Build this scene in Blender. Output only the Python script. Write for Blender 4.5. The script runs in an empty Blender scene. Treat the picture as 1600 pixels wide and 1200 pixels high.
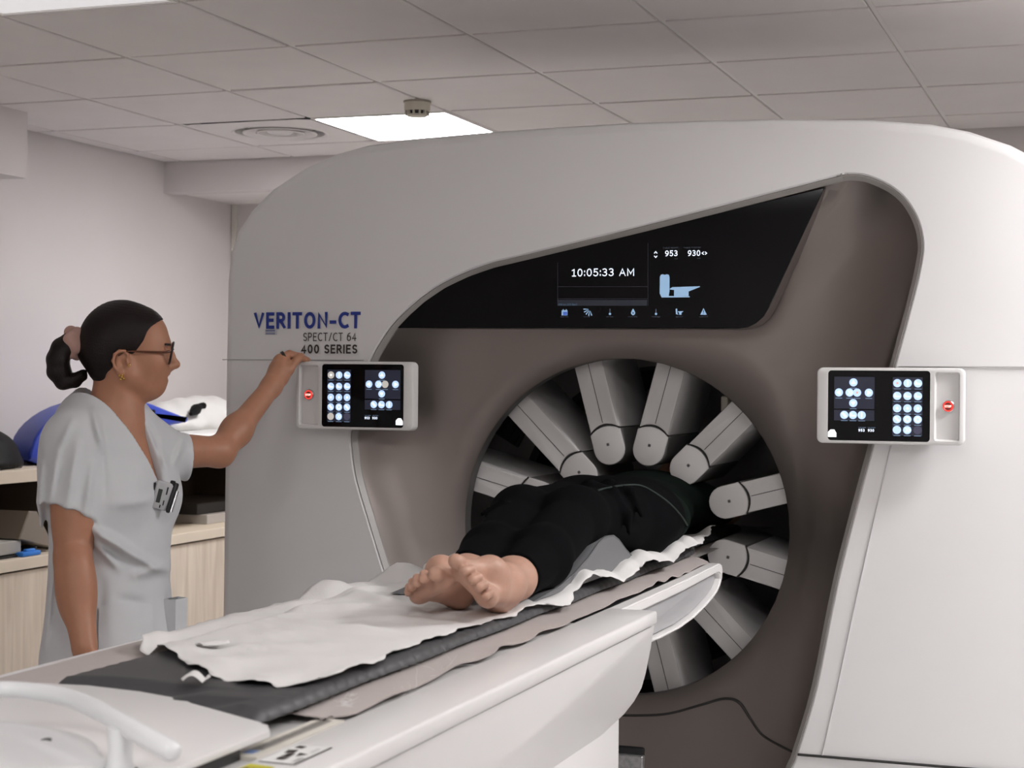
import bpy, bmesh, math, random
import numpy as np
from mathutils import Vector, Matrix
random.seed(7); np.random.seed(7)
C = bpy.context.scene.collection
SC = bpy.context.scene
PI = math.pi

# ------------------------------------------------------------------ camera, world, exposure
def cam_axes(yaw, pit, rol):
    cy, sy = math.cos(yaw), math.sin(yaw)
    f = Vector((-sy * math.cos(pit), cy * math.cos(pit), math.sin(pit)))
    r = Vector((cy, sy, 0.0)); u = r.cross(f)
    return r * math.cos(rol) + u * math.sin(rol), -r * math.sin(rol) + u * math.cos(rol), f
CAM_POS = Vector((0, 0, 1.38)); FPX = 2607.0
CR, CU, CF = cam_axes(.3502, -.0012, .0093)
cam = bpy.data.cameras.new('camera'); camo = bpy.data.objects.new('camera', cam); C.objects.link(camo)
cam.sensor_width = 36; cam.lens = FPX / 1600 * 36; cam.clip_start = .05
camo.matrix_world = Matrix(((CR.x, CU.x, -CF.x, CAM_POS.x), (CR.y, CU.y, -CF.y, CAM_POS.y), (CR.z, CU.z, -CF.z, CAM_POS.z), (0, 0, 0, 1)))
cam.dof.use_dof = True; cam.dof.focus_distance = 3.9; cam.dof.aperture_fstop = 9
SC.camera = camo
w = bpy.data.worlds.new('world'); SC.world = w; w.use_nodes = True
w.node_tree.nodes['Background'].inputs[0].default_value = (.8, .9, 1, 1)
w.node_tree.nodes['Background'].inputs[1].default_value = .05
SC.view_settings.view_transform = 'Standard'; SC.view_settings.look = 'None'
SC.view_settings.gamma = 1; SC.view_settings.use_curve_mapping = False
SC.view_settings.exposure = 0.16
CEIL = 2.426
# ceiling luminaires: (x0, y0, emission strength); each is a 0.6 m panel in the ceiling grid
LAMPS = [(-3.06, 5.98, 32.0), (0.54, 3.38, 54.0), (-.66, 2.08, 4.0), (-.06, .13, 21.0), (-1.86, -.52, 22.0), (-3.06, 3.38, .5)]  # third to fifth are unseen panels, added for overhead and fill light

def at(px, py, y):          # the point of the plane y = const that a line of sight meets (measuring helper)
    d = CF + CR * ((px - 800) / FPX) - CU * ((py - 600) / FPX)
    return CAM_POS + d * (y / d.y)
def atz(px, py, z):
    d = CF + CR * ((px - 800) / FPX) - CU * ((py - 600) / FPX)
    return CAM_POS + d * ((z - CAM_POS.z) / d.z)
def atx(px, py, x):
    d = CF + CR * ((px - 800) / FPX) - CU * ((py - 600) / FPX)
    return CAM_POS + d * (x / d.x)

# ------------------------------------------------------------------ materials
def lin(c):
    return tuple((v / 12.92 if v <= .04045 else ((v + .055) / 1.055) ** 2.4) for v in c)
def mat(name, col, rough=.5, metal=0, spec=.5, noise=0, nscale=20, bump=0, bscale=200, emit=None, estr=0, sheen=0, coat=0, sss=0):
    m = bpy.data.materials.new(name); m.use_nodes = True
    nt = m.node_tree; b = nt.nodes['Principled BSDF']
    b.inputs['Base Color'].default_value = (*col, 1); b.inputs['Roughness'].default_value = rough
    b.inputs['Metallic'].default_value = metal; b.inputs['Specular IOR Level'].default_value = spec
    if sheen: b.inputs['Sheen Weight'].default_value = sheen
    if coat: b.inputs['Coat Weight'].default_value = coat; b.inputs['Coat Roughness'].default_value = .05
    if sss:
        b.inputs['Subsurface Weight'].default_value = sss; b.inputs['Subsurface Scale'].default_value = .01
        b.inputs['Subsurface Radius'].default_value = (1, .35, .2)
    if emit: b.inputs['Emission Color'].default_value = (*emit, 1); b.inputs['Emission Strength'].default_value = estr
    tc = nt.nodes.new('ShaderNodeTexCoord')
    if noise:
        n = nt.nodes.new('ShaderNodeTexNoise'); n.inputs['Scale'].default_value = nscale; n.inputs['Detail'].default_value = 6
        nt.links.new(tc.outputs['Object'], n.inputs['Vector'])
        mx = nt.nodes.new('ShaderNodeMixRGB'); mx.blend_type = 'MIX'
        mx.inputs[1].default_value = (*[v * (1 - noise) for v in col], 1); mx.inputs[2].default_value = (*[min(1, v * (1 + noise)) for v in col], 1)
        nt.links.new(n.outputs['Fac'], mx.inputs[0]); nt.links.new(mx.outputs[0], b.inputs['Base Color'])
    if bump:
        n = nt.nodes.new('ShaderNodeTexNoise'); n.inputs['Scale'].default_value = bscale; n.inputs['Detail'].default_value = 3
        nt.links.new(tc.outputs['Object'], n.inputs['Vector'])
        bp = nt.nodes.new('ShaderNodeBump'); bp.inputs['Strength'].default_value = bump; bp.inputs['Distance'].default_value = .002
        nt.links.new(n.outputs['Fac'], bp.inputs['Height']); nt.links.new(bp.outputs[0], b.inputs['Normal'])
    return m
def wood_mat(name, c1, c2):
    m = mat(name, c1, .45); nt = m.node_tree; b = nt.nodes['Principled BSDF']
    tc = nt.nodes.new('ShaderNodeTexCoord'); mp = nt.nodes.new('ShaderNodeMapping'); mp.inputs['Scale'].default_value = (14, 14, 1.1)
    n = nt.nodes.new('ShaderNodeTexNoise'); n.inputs['Scale'].default_value = 2.2; n.inputs['Detail'].default_value = 8; n.inputs['Distortion'].default_value = .6
    r = nt.nodes.new('ShaderNodeValToRGB'); r.color_ramp.elements[0].color = (*c1, 1); r.color_ramp.elements[1].color = (*c2, 1)
    r.color_ramp.elements[0].position = .35; r.color_ramp.elements[1].position = .68
    nt.links.new(tc.outputs['Object'], mp.inputs[0]); nt.links.new(mp.outputs[0], n.inputs[0]); nt.links.new(n.outputs[0], r.inputs[0]); nt.links.new(r.outputs[0], b.inputs['Base Color'])
    return m
def glow(name, col, s):
    return mat(name, tuple(v * .5 for v in col), .4, emit=col, estr=s)
WALL = mat('wall_paint', (.73, .69, .675), .8, noise=.03, nscale=3, bump=.05)
CEILT = mat('ceiling_tile', (.84, .80, .775), .9, noise=.04, nscale=5, bump=.25, bscale=500)
TBAR = mat('ceiling_grid', (.86, .83, .80), .5)
FLOOR = mat('floor_vinyl', (.66, .65, .64), .4, noise=.12, nscale=30)
SHELL = mat('shell_white', (.76, .75, .75), .32, noise=.015, nscale=4, bump=.04, bscale=900)
RIM = mat('rim_grey', (.36, .34, .32), .35)
PANEL = mat('panel_taupe', (.245, .215, .20), .37, metal=.9, noise=.04, nscale=6, bump=.05, bscale=900)
GLASS = mat('display_glass', (.004, .004, .005), .06, spec=.18)
VOID = mat('void_black', (.01, .01, .01), .8)
BOUNCE = mat('bore_bounce_grey', (.36, .35, .34), .7)  # housing grey raised to bounce light into the bore
BLACK = mat('black_plastic', (.012, .012, .013), .35)
SEAM = mat('seam_dark', (.02, .018, .017), .7)
SEAML = mat('seam_light', (.42, .41, .40), .7)
ARM = mat('detector_white', (.60, .585, .575), .42, noise=.02, nscale=8)
ARMS = mat('detector_side_grey', (.74, .73, .72), .5)  # paler than the fronts: light missing in the bore is put into the colour
TWHITE = mat('table_white', (.80, .785, .775), .3, noise=.01, nscale=5)
TGREY = mat('table_nose_grey', (.42, .42, .43), .3)
PADGREY = mat('mattress_grey', (.058, .058, .061), .48, noise=.08, nscale=30, bump=.15, bscale=500)
WEDGE = mat('wedge_vinyl', (.16, .162, .168), .45, noise=.05, nscale=20, bump=.15, bscale=400)
LINER = mat('liner_beige', (.47, .42, .40), .8, noise=.05, nscale=40, bump=.3, bscale=700)
PAPER = mat('tissue_paper', (.75, .735, .72), .85, noise=.03, nscale=12, bump=.35, bscale=260)
BLUE = mat('logo_blue', (.012, .035, .26), .5)
INK = mat('ink_dark', (.035, .028, .025), .5)
METAL = mat('speckled_metal', (.45, .45, .46), .4, metal=.8, noise=.5, nscale=90)
CREAM = mat('detector_cream', (.62, .57, .47), .45)
WOOD = wood_mat('pale_wood', (.66, .56, .45), (.80, .70, .58))
WOODE = mat('pale_wood_edge', (.76, .66, .53), .45, noise=.05, nscale=6)
WOODD = mat('shelf_inside_shaded', (.085, .062, .042), .6, noise=.1, nscale=6)  # wood darkened in the colour for the shade inside the open shelf

# ------------------------------------------------------------------ building helpers
def wloc(o):
    v = Vector((0, 0, 0))
    while o is not None:
        v = v + o.location; o = o.parent
    return v
def tag(o, label=None, cat=None, group=None, kind=None):
    if label: o['label'] = label
    if cat: o['category'] = cat
    if group: o['group'] = group
    if kind: o['kind'] = kind
    return o
def thing(name, loc, label, cat, group=None):
    o = bpy.data.objects.new(name, None); o.empty_display_size = .1; C.objects.link(o); o.location = loc
    return tag(o, label, cat, group)
def finish(o, parent, smooth, mats, me, origin=None):
    if not isinstance(mats, (list, tuple)): mats = [mats]
    for m in mats: me.materials.append(m)
    if parent is not None:
        o.parent = parent; off = wloc(parent)
    else:
        off = Vector(origin) if origin is not None else Vector((0, 0, 0)); o.location = off
    if off.length > 0: me.transform(Matrix.Translation(-off))
    if smooth is not None:
        me.shade_smooth()
        if smooth < 180: me.set_sharp_from_angle(angle=math.radians(smooth))
    C.objects.link(o)
    return o
def obj(name, bm, mats, parent=None, smooth=35, origin=None):
    me = bpy.data.meshes.new(name); bm.normal_update(); bm.to_mesh(me); bm.free()
    return finish(bpy.data.objects.new(name, me), parent, smooth, mats, me, origin)
def meshobj(name, vs, fs, mats, parent=None, smooth=35, origin=None):
    me = bpy.data.meshes.new(name); me.from_pydata([tuple(v) for v in vs], [], fs); me.update()
    return finish(bpy.data.objects.new(name, me), parent, smooth, mats, me, origin)
def struct(o, kind='structure'):
    o['kind'] = kind; return o
def box(bm, lo, hi, bev=0, seg=2, mi=0, mx=None):
    vs = [bm.verts.new((x, y, z)) for x in (lo[0], hi[0]) for y in (lo[1], hi[1]) for z in (lo[2], hi[2])]
    fs = [bm.faces.new([vs[i] for i in f]) for f in ((0, 1, 3, 2), (4, 6, 7, 5), (0, 4, 5, 1), (2, 3, 7, 6), (0, 2, 6, 4), (1, 5, 7, 3))]
    for f in fs: f.material_index = mi
    if mx is not None: bmesh.ops.transform(bm, matrix=mx, verts=vs)
    if bev:
        es = list({e for f in fs for e in f.edges})
        r = bmesh.ops.bevel(bm, geom=es, offset=bev, segments=seg, profile=.5, affect='EDGES')
        for f in r['faces']: f.material_index = mi
    return vs
def prism(bm, pts, axis, a, b, bev=0, seg=2, mi=0):
    """polygon pts (u, v) extruded along axis ('x': pts are (y, z); 'y': (x, z); 'z': (x, y)) from a to b"""
    def P(u, v, w): return (w, u, v) if axis == 'x' else ((u, w, v) if axis == 'y' else (u, v, w))
    A = [bm.verts.new(P(u, v, a)) for u, v in pts]; B = [bm.verts.new(P(u, v, b)) for u, v in pts]
    n = len(pts); f1 = bm.faces.new(A[::-1]); f2 = bm.faces.new(B)
    fs = [f1, f2] + [bm.faces.new((A[i], A[(i + 1) % n], B[(i + 1) % n], B[i])) for i in range(n)]
    for f in fs: f.material_index = mi
    bmesh.ops.recalc_face_normals(bm, faces=fs)
    if bev:
        es = list(set(f1.edges) | set(f2.edges))
        r = bmesh.ops.bevel(bm, geom=es, offset=bev, segments=seg, profile=.5, affect='EDGES')
        for f in r['faces']: f.material_index = mi
    return A + B
def ring(bm, outer, inner, axis, a, b, mi=0):
    """flat frame between two loops with the same count, extruded"""
    def P(u, v, w): return (w, u, v) if axis == 'x' else ((u, w, v) if axis == 'y' else (u, v, w))
    L = [[bm.verts.new(P(u, v, w)) for u, v in l] for w in (a, b) for l in (outer, inner)]
    n = len(outer); fs = []
    for i in range(n):
        j = (i + 1) % n
        fs += [bm.faces.new((L[0][i], L[0][j], L[1][j], L[1][i])), bm.faces.new((L[2][i], L[3][i], L[3][j], L[2][j])),
               bm.faces.new((L[0][i], L[2][i], L[2][j], L[0][j])), bm.faces.new((L[1][i], L[1][j], L[3][j], L[3][i]))]
    for f in fs: f.material_index = mi
    bmesh.ops.recalc_face_normals(bm, faces=fs)
def frame_of(d):
    d = Vector(d).normalized(); a = Vector((0, 0, 1)) if abs(d.z) < .9 else Vector((1, 0, 0))
    u = d.cross(a).normalized(); return u, d.cross(u).normalized()
def tube(bm, pts, rad, n=12, mi=0, closed=False, cap=True, squash=None):
    pts = [Vector(p) for p in pts]; m = len(pts)
    rads = rad if isinstance(rad, (list, tuple)) else [rad] * m
    rings = []; u = None
    for i, p in enumerate(pts):
        a = pts[(i - 1) % m] if (i > 0 or closed) else p; b = pts[(i + 1) % m] if (i < m - 1 or closed) else p
        d = (b - a).normalized()
        if u is None: u, _ = frame_of(d)
        u = (u - d * u.dot(d)).normalized(); v = d.cross(u)
        s = squash or (1, 1)
        rings.append([bm.verts.new(p + (u * math.cos(t) * s[0] + v * math.sin(t) * s[1]) * rads[i]) for t in (2 * PI * k / n for k in range(n))])
    fs = []
    for i in range(m if closed else m - 1):
        A, B = rings[i], rings[(i + 1) % m]
        for k in range(n): fs.append(bm.faces.new((A[k], A[(k + 1) % n], B[(k + 1) % n], B[k])))
    if cap and not closed: fs += [bm.faces.new(rings[0][::-1]), bm.faces.new(rings[-1])]
    for f in fs: f.material_index = mi
    bmesh.ops.recalc_face_normals(bm, faces=fs)
    return rings
def lathe(bm, prof, center, axis=(0, 0, 1), n=32, mi=0):
    """prof: (radius, height along axis)"""
    ax = Vector(axis).normalized(); u, v = frame_of(ax); c = Vector(center); rings = []
    for r, h in prof:
        if r < 1e-6: rings.append([bm.verts.new(c + ax * h)])
        else: rings.append([bm.verts.new(c + ax * h + (u * math.cos(2 * PI * k / n) + v * math.sin(2 * PI * k / n)) * r) for k in range(n)])
    fs = []
    for A, B in zip(rings, rings[1:]):
        if len(A) == 1 and len(B) == 1: continue
        for k in range(n):
            j = (k + 1) % n
            if len(A) == 1: fs.append(bm.faces.new((A[0], B[j], B[k])))
            elif len(B) == 1: fs.append(bm.faces.new((A[k], A[j], B[0])))
            else: fs.append(bm.faces.new((A[k], A[j], B[j], B[k])))
    for f in fs: f.material_index = mi
    bmesh.ops.recalc_face_normals(bm, faces=fs)
def rrect(x0, x1, z0, z1, r, seg=5):
    out = []
    for cx, cz, a in ((x1 - r, z1 - r, 0), (x0 + r, z1 - r, PI / 2), (x0 + r, z0 + r, PI), (x1 - r, z0 + r, 1.5 * PI)):
        for k in range(seg + 1):
            t = a + PI / 2 * k / seg; out.append((cx + r * math.cos(t), cz + r * math.sin(t)))
    return out
def smooth_loop(pts, n=6, closed=True):
    """Catmull-Rom through the points"""
    P = [Vector(p) for p in pts]; m = len(P); out = []
    for i in range(m if closed else m - 1):
        g = lambda k: P[k % m] if closed else P[max(0, min(m - 1, k))]
        p0, p1, p2, p3 = g(i - 1), g(i), g(i + 1), g(i + 2)
        for k in range(n):
            t = k / n
            out.append(.5 * ((2 * p1) + (p2 - p0) * t + (2 * p0 - 5 * p1 + 4 * p2 - p3) * t * t + (3 * p1 - p0 - 3 * p2 + p3) * t ** 3))
    if not closed: out.append(P[-1])
    return [tuple(v) for v in out]
def offset_loop(pts, d):
    """move a closed 2-D loop inwards by d"""
    n = len(pts); ar = sum(pts[i][0] * pts[(i + 1) % n][1] - pts[(i + 1) % n][0] * pts[i][1] for i in range(n)); s = 1 if ar > 0 else -1
    out = []
    for i in range(n):
        a, b, c = Vector(pts[i - 1]), Vector(pts[i]), Vector(pts[(i + 1) % n])
        e1 = (b - a).normalized(); e2 = (c - b).normalized()
        n1 = Vector((-e1.y, e1.x)) * s; n2 = Vector((-e2.y, e2.x)) * s
        m = (n1 + n2)
        if m.length < 1e-6: m = n1
        m = m.normalized(); k = max(.5, m.dot(n1))
        out.append(tuple(b + m * (d / k)))
    return out
def _arc(cx, cy, rx, ry, a0, a1, n=10):
    return [(cx + rx * math.cos(math.radians(a0 + (a1 - a0) * k / n)), cy + ry * math.sin(math.radians(a0 + (a1 - a0) * k / n))) for k in range(n + 1)]
def _glyphs():
    A = _arc; g = {}
    O = lambda w: [A(w / 2, .5, w / 2, .5, 90, 450, 24)]
    g['A'] = (.66, [[(0, 0), (.33, 1), (.66, 0)], [(.12, .34), (.54, .34)]]); g['B'] = (.52, [[(.3, .53), (0, .53)], [(.3, 1), (0, 1), (0, 0), (.3, 0)], A(.3, .765, .2, .235, -90, 90), A(.3, .265, .22, .265, -90, 90)])
    g['C'] = (.58, [A(.40, .5, .40, .5, 62, 298, 20)]); g['D'] = (.62, [[(.25, 0), (0, 0), (0, 1), (.25, 1)], A(.25, .5, .37, .5, 90, -90, 14)])
    g['E'] = (.46, [[(.46, 1), (0, 1), (0, 0), (.46, 0)], [(0, .53), (.40, .53)]]); g['F'] = (.44, [[(.44, 1), (0, 1), (0, 0)], [(0, .52), (.38, .52)]])
    g['G'] = (.62, [A(.38, .5, .38, .5, 60, 330, 20) , [(.70 - .02, .30), (.68, .5), (.42, .5)]]); g['H'] = (.58, [[(0, 0), (0, 1)], [(.58, 0), (.58, 1)], [(0, .53), (.58, .53)]])
    g['I'] = (.0, [[(0, 0), (0, 1)]]); g['K'] = (.56, [[(0, 0), (0, 1)], [(.54, 1), (.02, .42)], [(.2, .6), (.58, 0)]]); g['L'] = (.44, [[(0, 1), (0, 0), (.44, 0)]])
    g['M'] = (.74, [[(0, 0), (0, 1), (.37, .25), (.74, 1), (.74, 0)]]); g['N'] = (.58, [[(0, 0), (0, 1), (.58, 0), (.58, 1)]]); g['O'] = (.70, O(.70))
    g['P'] = (.50, [[(0, 0), (0, 1), (.25, 1)], A(.25, .74, .25, .26, 90, -90), [(.25, .48), (0, .48)]]); g['R'] = (.54, [[(0, 0), (0, 1), (.25, 1)], A(.25, .74, .25, .26, 90, -90), [(.25, .48), (0, .48)], [(.24, .48), (.54, 0)]])
    g['S'] = (.50, [A(.27, .745, .24, .255, 40, 270, 12) + A(.26, .245, .25, .245, 88, -145, 12)]); g['T'] = (.56, [[(0, 1), (.56, 1)], [(.28, 1), (.28, 0)]])
    g['U'] = (.58, [[(0, 1), (0, .3)] + A(.29, .29, .29, .29, 180, 360, 12) + [(.58, 1)]]); g['V'] = (.62, [[(0, 1), (.31, 0), (.62, 1)]]); g['W'] = (.9, [[(0, 1), (.22, 0), (.45, .9), (.68, 0), (.9, 1)]]); g['X'] = (.56, [[(0, 0), (.56, 1)], [(0, 1), (.56, 0)]]); g['Y'] = (.58, [[(0, 1), (.29, .45), (.58, 1)], [(.29, .45), (.29, 0)]])
    g['0'] = (.52, O(.52)); g['1'] = (.36, [[(.0, .84), (.2, 1), (.2, 0)], [(.0, 0), (.4, 0)]]); g['2'] = (.5, [A(.25, .74, .24, .26, 165, -30, 12) + [(0, 0), (.5, 0)]]); g['3'] = (.48, [A(.2, .76, .24, .24, 130, -90, 12), A(.2, .26, .27, .26, 90, -140, 14)])
    g['4'] = (.54, [[(.38, 0), (.38, 1), (0, .28), (.54, .28)]]); g['5'] = (.48, [[(.44, 1), (.06, 1), (.04, .55)] + A(.21, .31, .27, .31, 110, -140, 14)]); g['6'] = (.52, [A(.26, .31, .26, .31, 0, 360, 20), A(.5, .36, .5, .66, 180, 98, 10)])
    g['8'] = (.5, [A(.25, .755, .21, .245, 0, 360, 18), A(.25, .26, .25, .26, 0, 360, 18)]); g['7'] = (.48, [[(0, 1), (.48, 1), (.16, 0)]])
    g['9'] = (.52, [A(.26, .69, .26, .31, 0, 360, 20), A(.02, .64, .5, .66, 0, -82, 10)]); g['-'] = (.3, [[(0, .36), (.3, .36)]]); g['/'] = (.36, [[(0, -.12), (.36, 1.04)]])
    g[':'] = (.0, [[(0, .06), (0, .18)], [(0, .62), (0, .74)]]); g['('] = (.16, [A(.3, .42, .3, .62, 115, 245, 8)]); g[')'] = (.16, [A(-.14, .42, .3, .62, 65, -65, 8)]); g[' '] = (.16, [])
    g['m'] = (.66, [[(0, 0), (0, .66)], A(.165, .42, .165, .24, 180, 0, 8) + [(.33, 0)], A(.495, .42, .165, .24, 180, 0, 8) + [(.66, 0)]]); g['s'] = (.36, [A(.18, .50, .16, .16, 30, 270, 8) + A(.18, .17, .17, .17, 90, -150, 8)]); g['b'] = (.44, [[(0, 0), (0, 1)], A(.22, .33, .22, .33, 0, 360, 16)]); g['p'] = (.44, [[(0, -.25), (0, .66)], A(.22, .33, .22, .33, 0, 360, 16)])
    return g
GLYPHS = _glyphs()
def textmesh(bm, s, x0, x1, z0, z1, y, mi=0, bold=.12, extr=.0004, gap=.2, mx=None):
    """stroke lettering in the plane y filling x0..x1 and cap height z0..z1, read from -y; bold is the stroke width over the cap height"""
    H = z1 - z0; pos = 0; items = []
    for ch in s:
        w, st = GLYPHS[ch]; items.append((pos, st)); pos += w + gap + bold
    tot = pos - gap - bold; h = bold * H
    kx = (x1 - x0 - h) / tot; kz = H - h
    for off, st in items:
        for pl in st:
            P = [Vector((x0 + h / 2 + (off + u) * kx, z0 + h / 2 + v * kz)) for u, v in pl]
            L = []; R = []
            for i, p in enumerate(P):
                closed = (P[0] - P[-1]).length < 1e-7
                a = P[i - 1] if i > 0 else (P[-2] if closed else None); b = P[i + 1] if i < len(P) - 1 else (P[1] if closed else None)
                d1 = (p - a).normalized() if a is not None else (b - p).normalized(); d2 = (b - p).normalized() if b is not None else d1
                n1 = Vector((-d1.y, d1.x)); n2 = Vector((-d2.y, d2.x)); m = n1 + n2
                m = m.normalized() if m.length > 1e-6 else n1; k = min(1.9, 1 / max(.3, m.dot(n1)))
                q = p
                dg_ = 1.5 if abs(d1.x * d1.y) > .15 and ch in 'AVMNKXYW' else .98
                if a is None: q = p - d2 * h / 2 * dg_
                if b is None: q = p + d1 * h / 2 * dg_
                if ch == ' ': continue
                L.append(q + m * (h / 2 * k)); R.append(q - m * (h / 2 * k))
            if ch not in '/()p':
                for v in L + R: v.y = min(max(v.y, z0), z1)
            T_ = (lambda v: Vector((v.x, y - extr, v.y))) if mx is None else (lambda v: mx @ Vector((v.x, v.y, 0)))
            lv = [bm.verts.new(T_(v)) for v in L]; rv = [bm.verts.new(T_(v)) for v in R]
            for i in range(len(lv) - 1):
                f = bm.faces.new((lv[i], lv[i + 1], rv[i + 1], rv[i])); f.material_index = mi
def flat(bm, pts, y, mi=0):
    """flat graphic facing -y; pts (x, z)"""
    f = bm.faces.new([bm.verts.new((x, y, z)) for x, z in pts]); f.normal_update()
    if f.normal.y > 0: f.normal_flip()
    f.material_index = mi
def disc(cx, cz, r, n=20): return [(cx + r * math.cos(2 * PI * k / n), cz + r * math.sin(2 * PI * k / n)) for k in range(n)]

from mathutils.bvhtree import BVHTree
def caster(objs):
    """finds where a line of sight through a photo pixel meets the given meshes (used to lay trim on curved cloth)"""
    V = []; F = []
    for o in objs:
        k = len(V); off = wloc(o); V += [v.co + off for v in o.data.vertices]; F += [[i + k for i in p.vertices] for p in o.data.polygons]
    t = BVHTree.FromPolygons(V, F)
    def hit(a, b):
        d = (CF + CR * ((a - 800) / FPX) - CU * ((b - 600) / FPX)).normalized(); r = t.ray_cast(CAM_POS, d)
        if r[0] is None: return None, None
        n = r[1]; return r[0], (n if n.dot(d) < 0 else -n)
    return hit

# ------------------------------------------------------------------ the room
X0, X1, Y0, Y1 = -4.36, 3.3, -1.6, 7.67
def slab(name, lo, hi, m):
    bm = bmesh.new(); box(bm, lo, hi); return struct(obj(name, bm, m, smooth=None))
slab('floor', (X0, Y0, -.1), (X1, Y1, 0), FLOOR)
slab('wall_left', (X0 - .1, Y0, 0), (X0, Y1, CEIL + .1), WALL)
slab('wall_right', (X1, Y0, 0), (X1 + .1, Y1, CEIL + .1), WALL)
slab('wall_back', (X0, Y1, 0), (X1, Y1 + .1, CEIL + .1), WALL)
slab('wall_front', (X0, Y0 - .1, 0), (X1, Y0, CEIL + .1), WALL)
TX, TY = .6, .65
GX0, GY0 = -3.06, 4.68            # a grid crossing
YS = 7.0                           # face of the bulkhead
gx = [GX0 + TX * k for k in range(-3, 12)]; gy = [GY0 + TY * k for k in range(-10, 5)]
lamp_cells = {(round((lx - GX0) / TX), round((ly - GY0) / TY)) for lx, ly, _ in LAMPS}
vent_cell = (-1, 2)
bm = bmesh.new()
xs = [X0] + [x for x in gx if X0 + .05 < x < X1 - .05] + [X1]
ys = [Y0] + [y for y in gy if Y0 + .05 < y < YS - .05] + [YS]
for x0, x1 in zip(xs, xs[1:]):
    for y0, y1 in zip(ys, ys[1:]):
        c = (round(((x0 + x1) / 2 - GX0) / TX - .5), round(((y0 + y1) / 2 - GY0) / TY - .5))
        if c in lamp_cells or c == vent_cell: continue
        box(bm, (x0 + .009, y0 + .011, CEIL + random.uniform(-.0012, .0012)), (x1 - .009, y1 - .011, CEIL + .03), .002, 1)
struct(obj('ceiling', bm, CEILT, smooth=None))
bm = bmesh.new()
for x in xs[1:-1]: box(bm, (x - .0075, Y0, CEIL + .006), (x + .0075, YS, CEIL + .03))
for y in ys[1:-1]: box(bm, (X0, y - .003, CEIL + .012), (X1, y + .003, CEIL + .03))
struct(obj('trim_1', bm, TBAR, smooth=None))
slab('trim_2', (X0, YS, CEIL - .148), (X1, YS + .1, CEIL + .03), WALL)              # bulkhead
bm = bmesh.new()
box(bm, (X0, YS + .1, CEIL - .135), (X1, Y1, CEIL - .1)); struct(obj('ceiling_lower', bm, CEILT, smooth=None))
bm = bmesh.new()
for x in (-3.75, -3.15): box(bm, (x - .009, YS + .1, CEIL - .138), (x + .009, Y1, CEIL - .13))
struct(obj('trim_3', bm, TBAR, smooth=None))
slab('trim_4', (X0, Y0, 2.165), (-4.06, 5.52, CEIL), WALL)                          # boxed duct along the left wall
slab('trim_5', (X0 + .004, Y1 - .02, 1.0), (X0 + .03, Y1, CEIL - .135), mat('pale_trim', (.72, .68, .62), .6))
slab('ceiling_void', (X0, Y0, CEIL + .06), (X1, YS, CEIL + .1), VOID)
slab('baseboard_left', (X0, Y0, 0), (X0 + .015, Y1, .1), mat('skirting', (.25, .25, .26), .5))

def ceiling_light(x, y, s, label):
    t = thing('ceiling_light', (x + TX / 2, y + TY / 2, CEIL), label, 'ceiling light', 'square light panels in the ceiling')
    bm = bmesh.new()
    o = [(x + .006, y + .006), (x + TX - .006, y + .006), (x + TX - .006, y + TY - .006), (x + .006, y + TY - .006)]
    i = [(x + .02, y + .02), (x + TX - .02, y + .02), (x + TX - .02, y + TY - .02), (x + .02, y + TY - .02)]
    ring(bm, o, i, 'z', CEIL - .003, CEIL + .03); obj('frame', bm, TBAR, t, None)
    bm = bmesh.new(); prism(bm, rrect(x + .018, x + TX - .018, y + .018, y + TY - .018, .02), 'z', CEIL + .002, CEIL + .012)
    m = glow('panel_light_%d' % (len(bpy.data.materials)), (1, .978, .985), s) if s else mat('unlit_diffuser', (.75, .75, .77), .3)
    obj('diffuser', bm, m, t, None)
LL = ['lit square ceiling light panel behind the smoke detector', 'lit ceiling light panel above the right front of the scanner',
      'lit ceiling light panel straight above the patient\'s feet', 'added unseen fill light panel above the floor beside the near end of the table', 'added unseen fill light panel behind the near end of the table',
      'dim ceiling light panel cut off by the photo\'s top left corner']
for (x, y, s), l in zip(LAMPS, LL): ceiling_light(x, y, s, l)

# air diffuser in the ceiling
vx, vy = GX0 - TX, GY0 + 2 * TY
t = thing('air_vent', (vx + .3, vy + .32, CEIL), 'round white air diffuser set in a ceiling tile', 'air vent')
bm = bmesh.new()
o = [(vx + .009, vy + .009), (vx + TX - .009, vy + .009), (vx + TX - .009, vy + TY - .009), (vx + .009, vy + TY - .009)]
cen = (vx + .30, vy + .325)
n = 48; sq = []
for k in range(n):
    a = 2 * PI * k / n + PI / 4; dx, dy = math.cos(a), math.sin(a); s = min((TX / 2 - .009) / abs(dx) if abs(dx) > 1e-6 else 9, (TY / 2 - .011) / abs(dy) if abs(dy) > 1e-6 else 9)
    sq.append((cen[0] + dx * s, cen[1] + dy * s))
loops = [(sq, CEIL)] + [([(cen[0] + r * math.cos(2 * PI * k / n + PI / 4), cen[1] + r * math.sin(2 * PI * k / n + PI / 4)) for k in range(n)], z) for r, z in ((.205, CEIL), (.2, CEIL - .004), (.19, CEIL + .0), (.185, CEIL + .03))]
vl = [[bm.verts.new((px, py, z)) for px, py in l] for l, z in loops]
for A, B in zip(vl, vl[1:]):
    for k in range(n): bm.faces.new((A[k], A[(k + 1) % n], B[(k + 1) % n], B[k]))
bmesh.ops.recalc_face_normals(bm, faces=bm.faces[:])
obj('plate', bm, TBAR, t)
bm = bmesh.new()
for r0, r1 in ((.155, .12), (.098, .075)):
    lathe(bm, [(r0, -.006), (r0 + .004, -.002), (r1 + .01, .018), (r1, .03), (r1 - .004, .026), (r1 + .004, .012), (r0 - .008, -.004), (r0, -.006)], (cen[0], cen[1], CEIL), n=48)
obj('cone', bm, TBAR, t)
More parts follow.
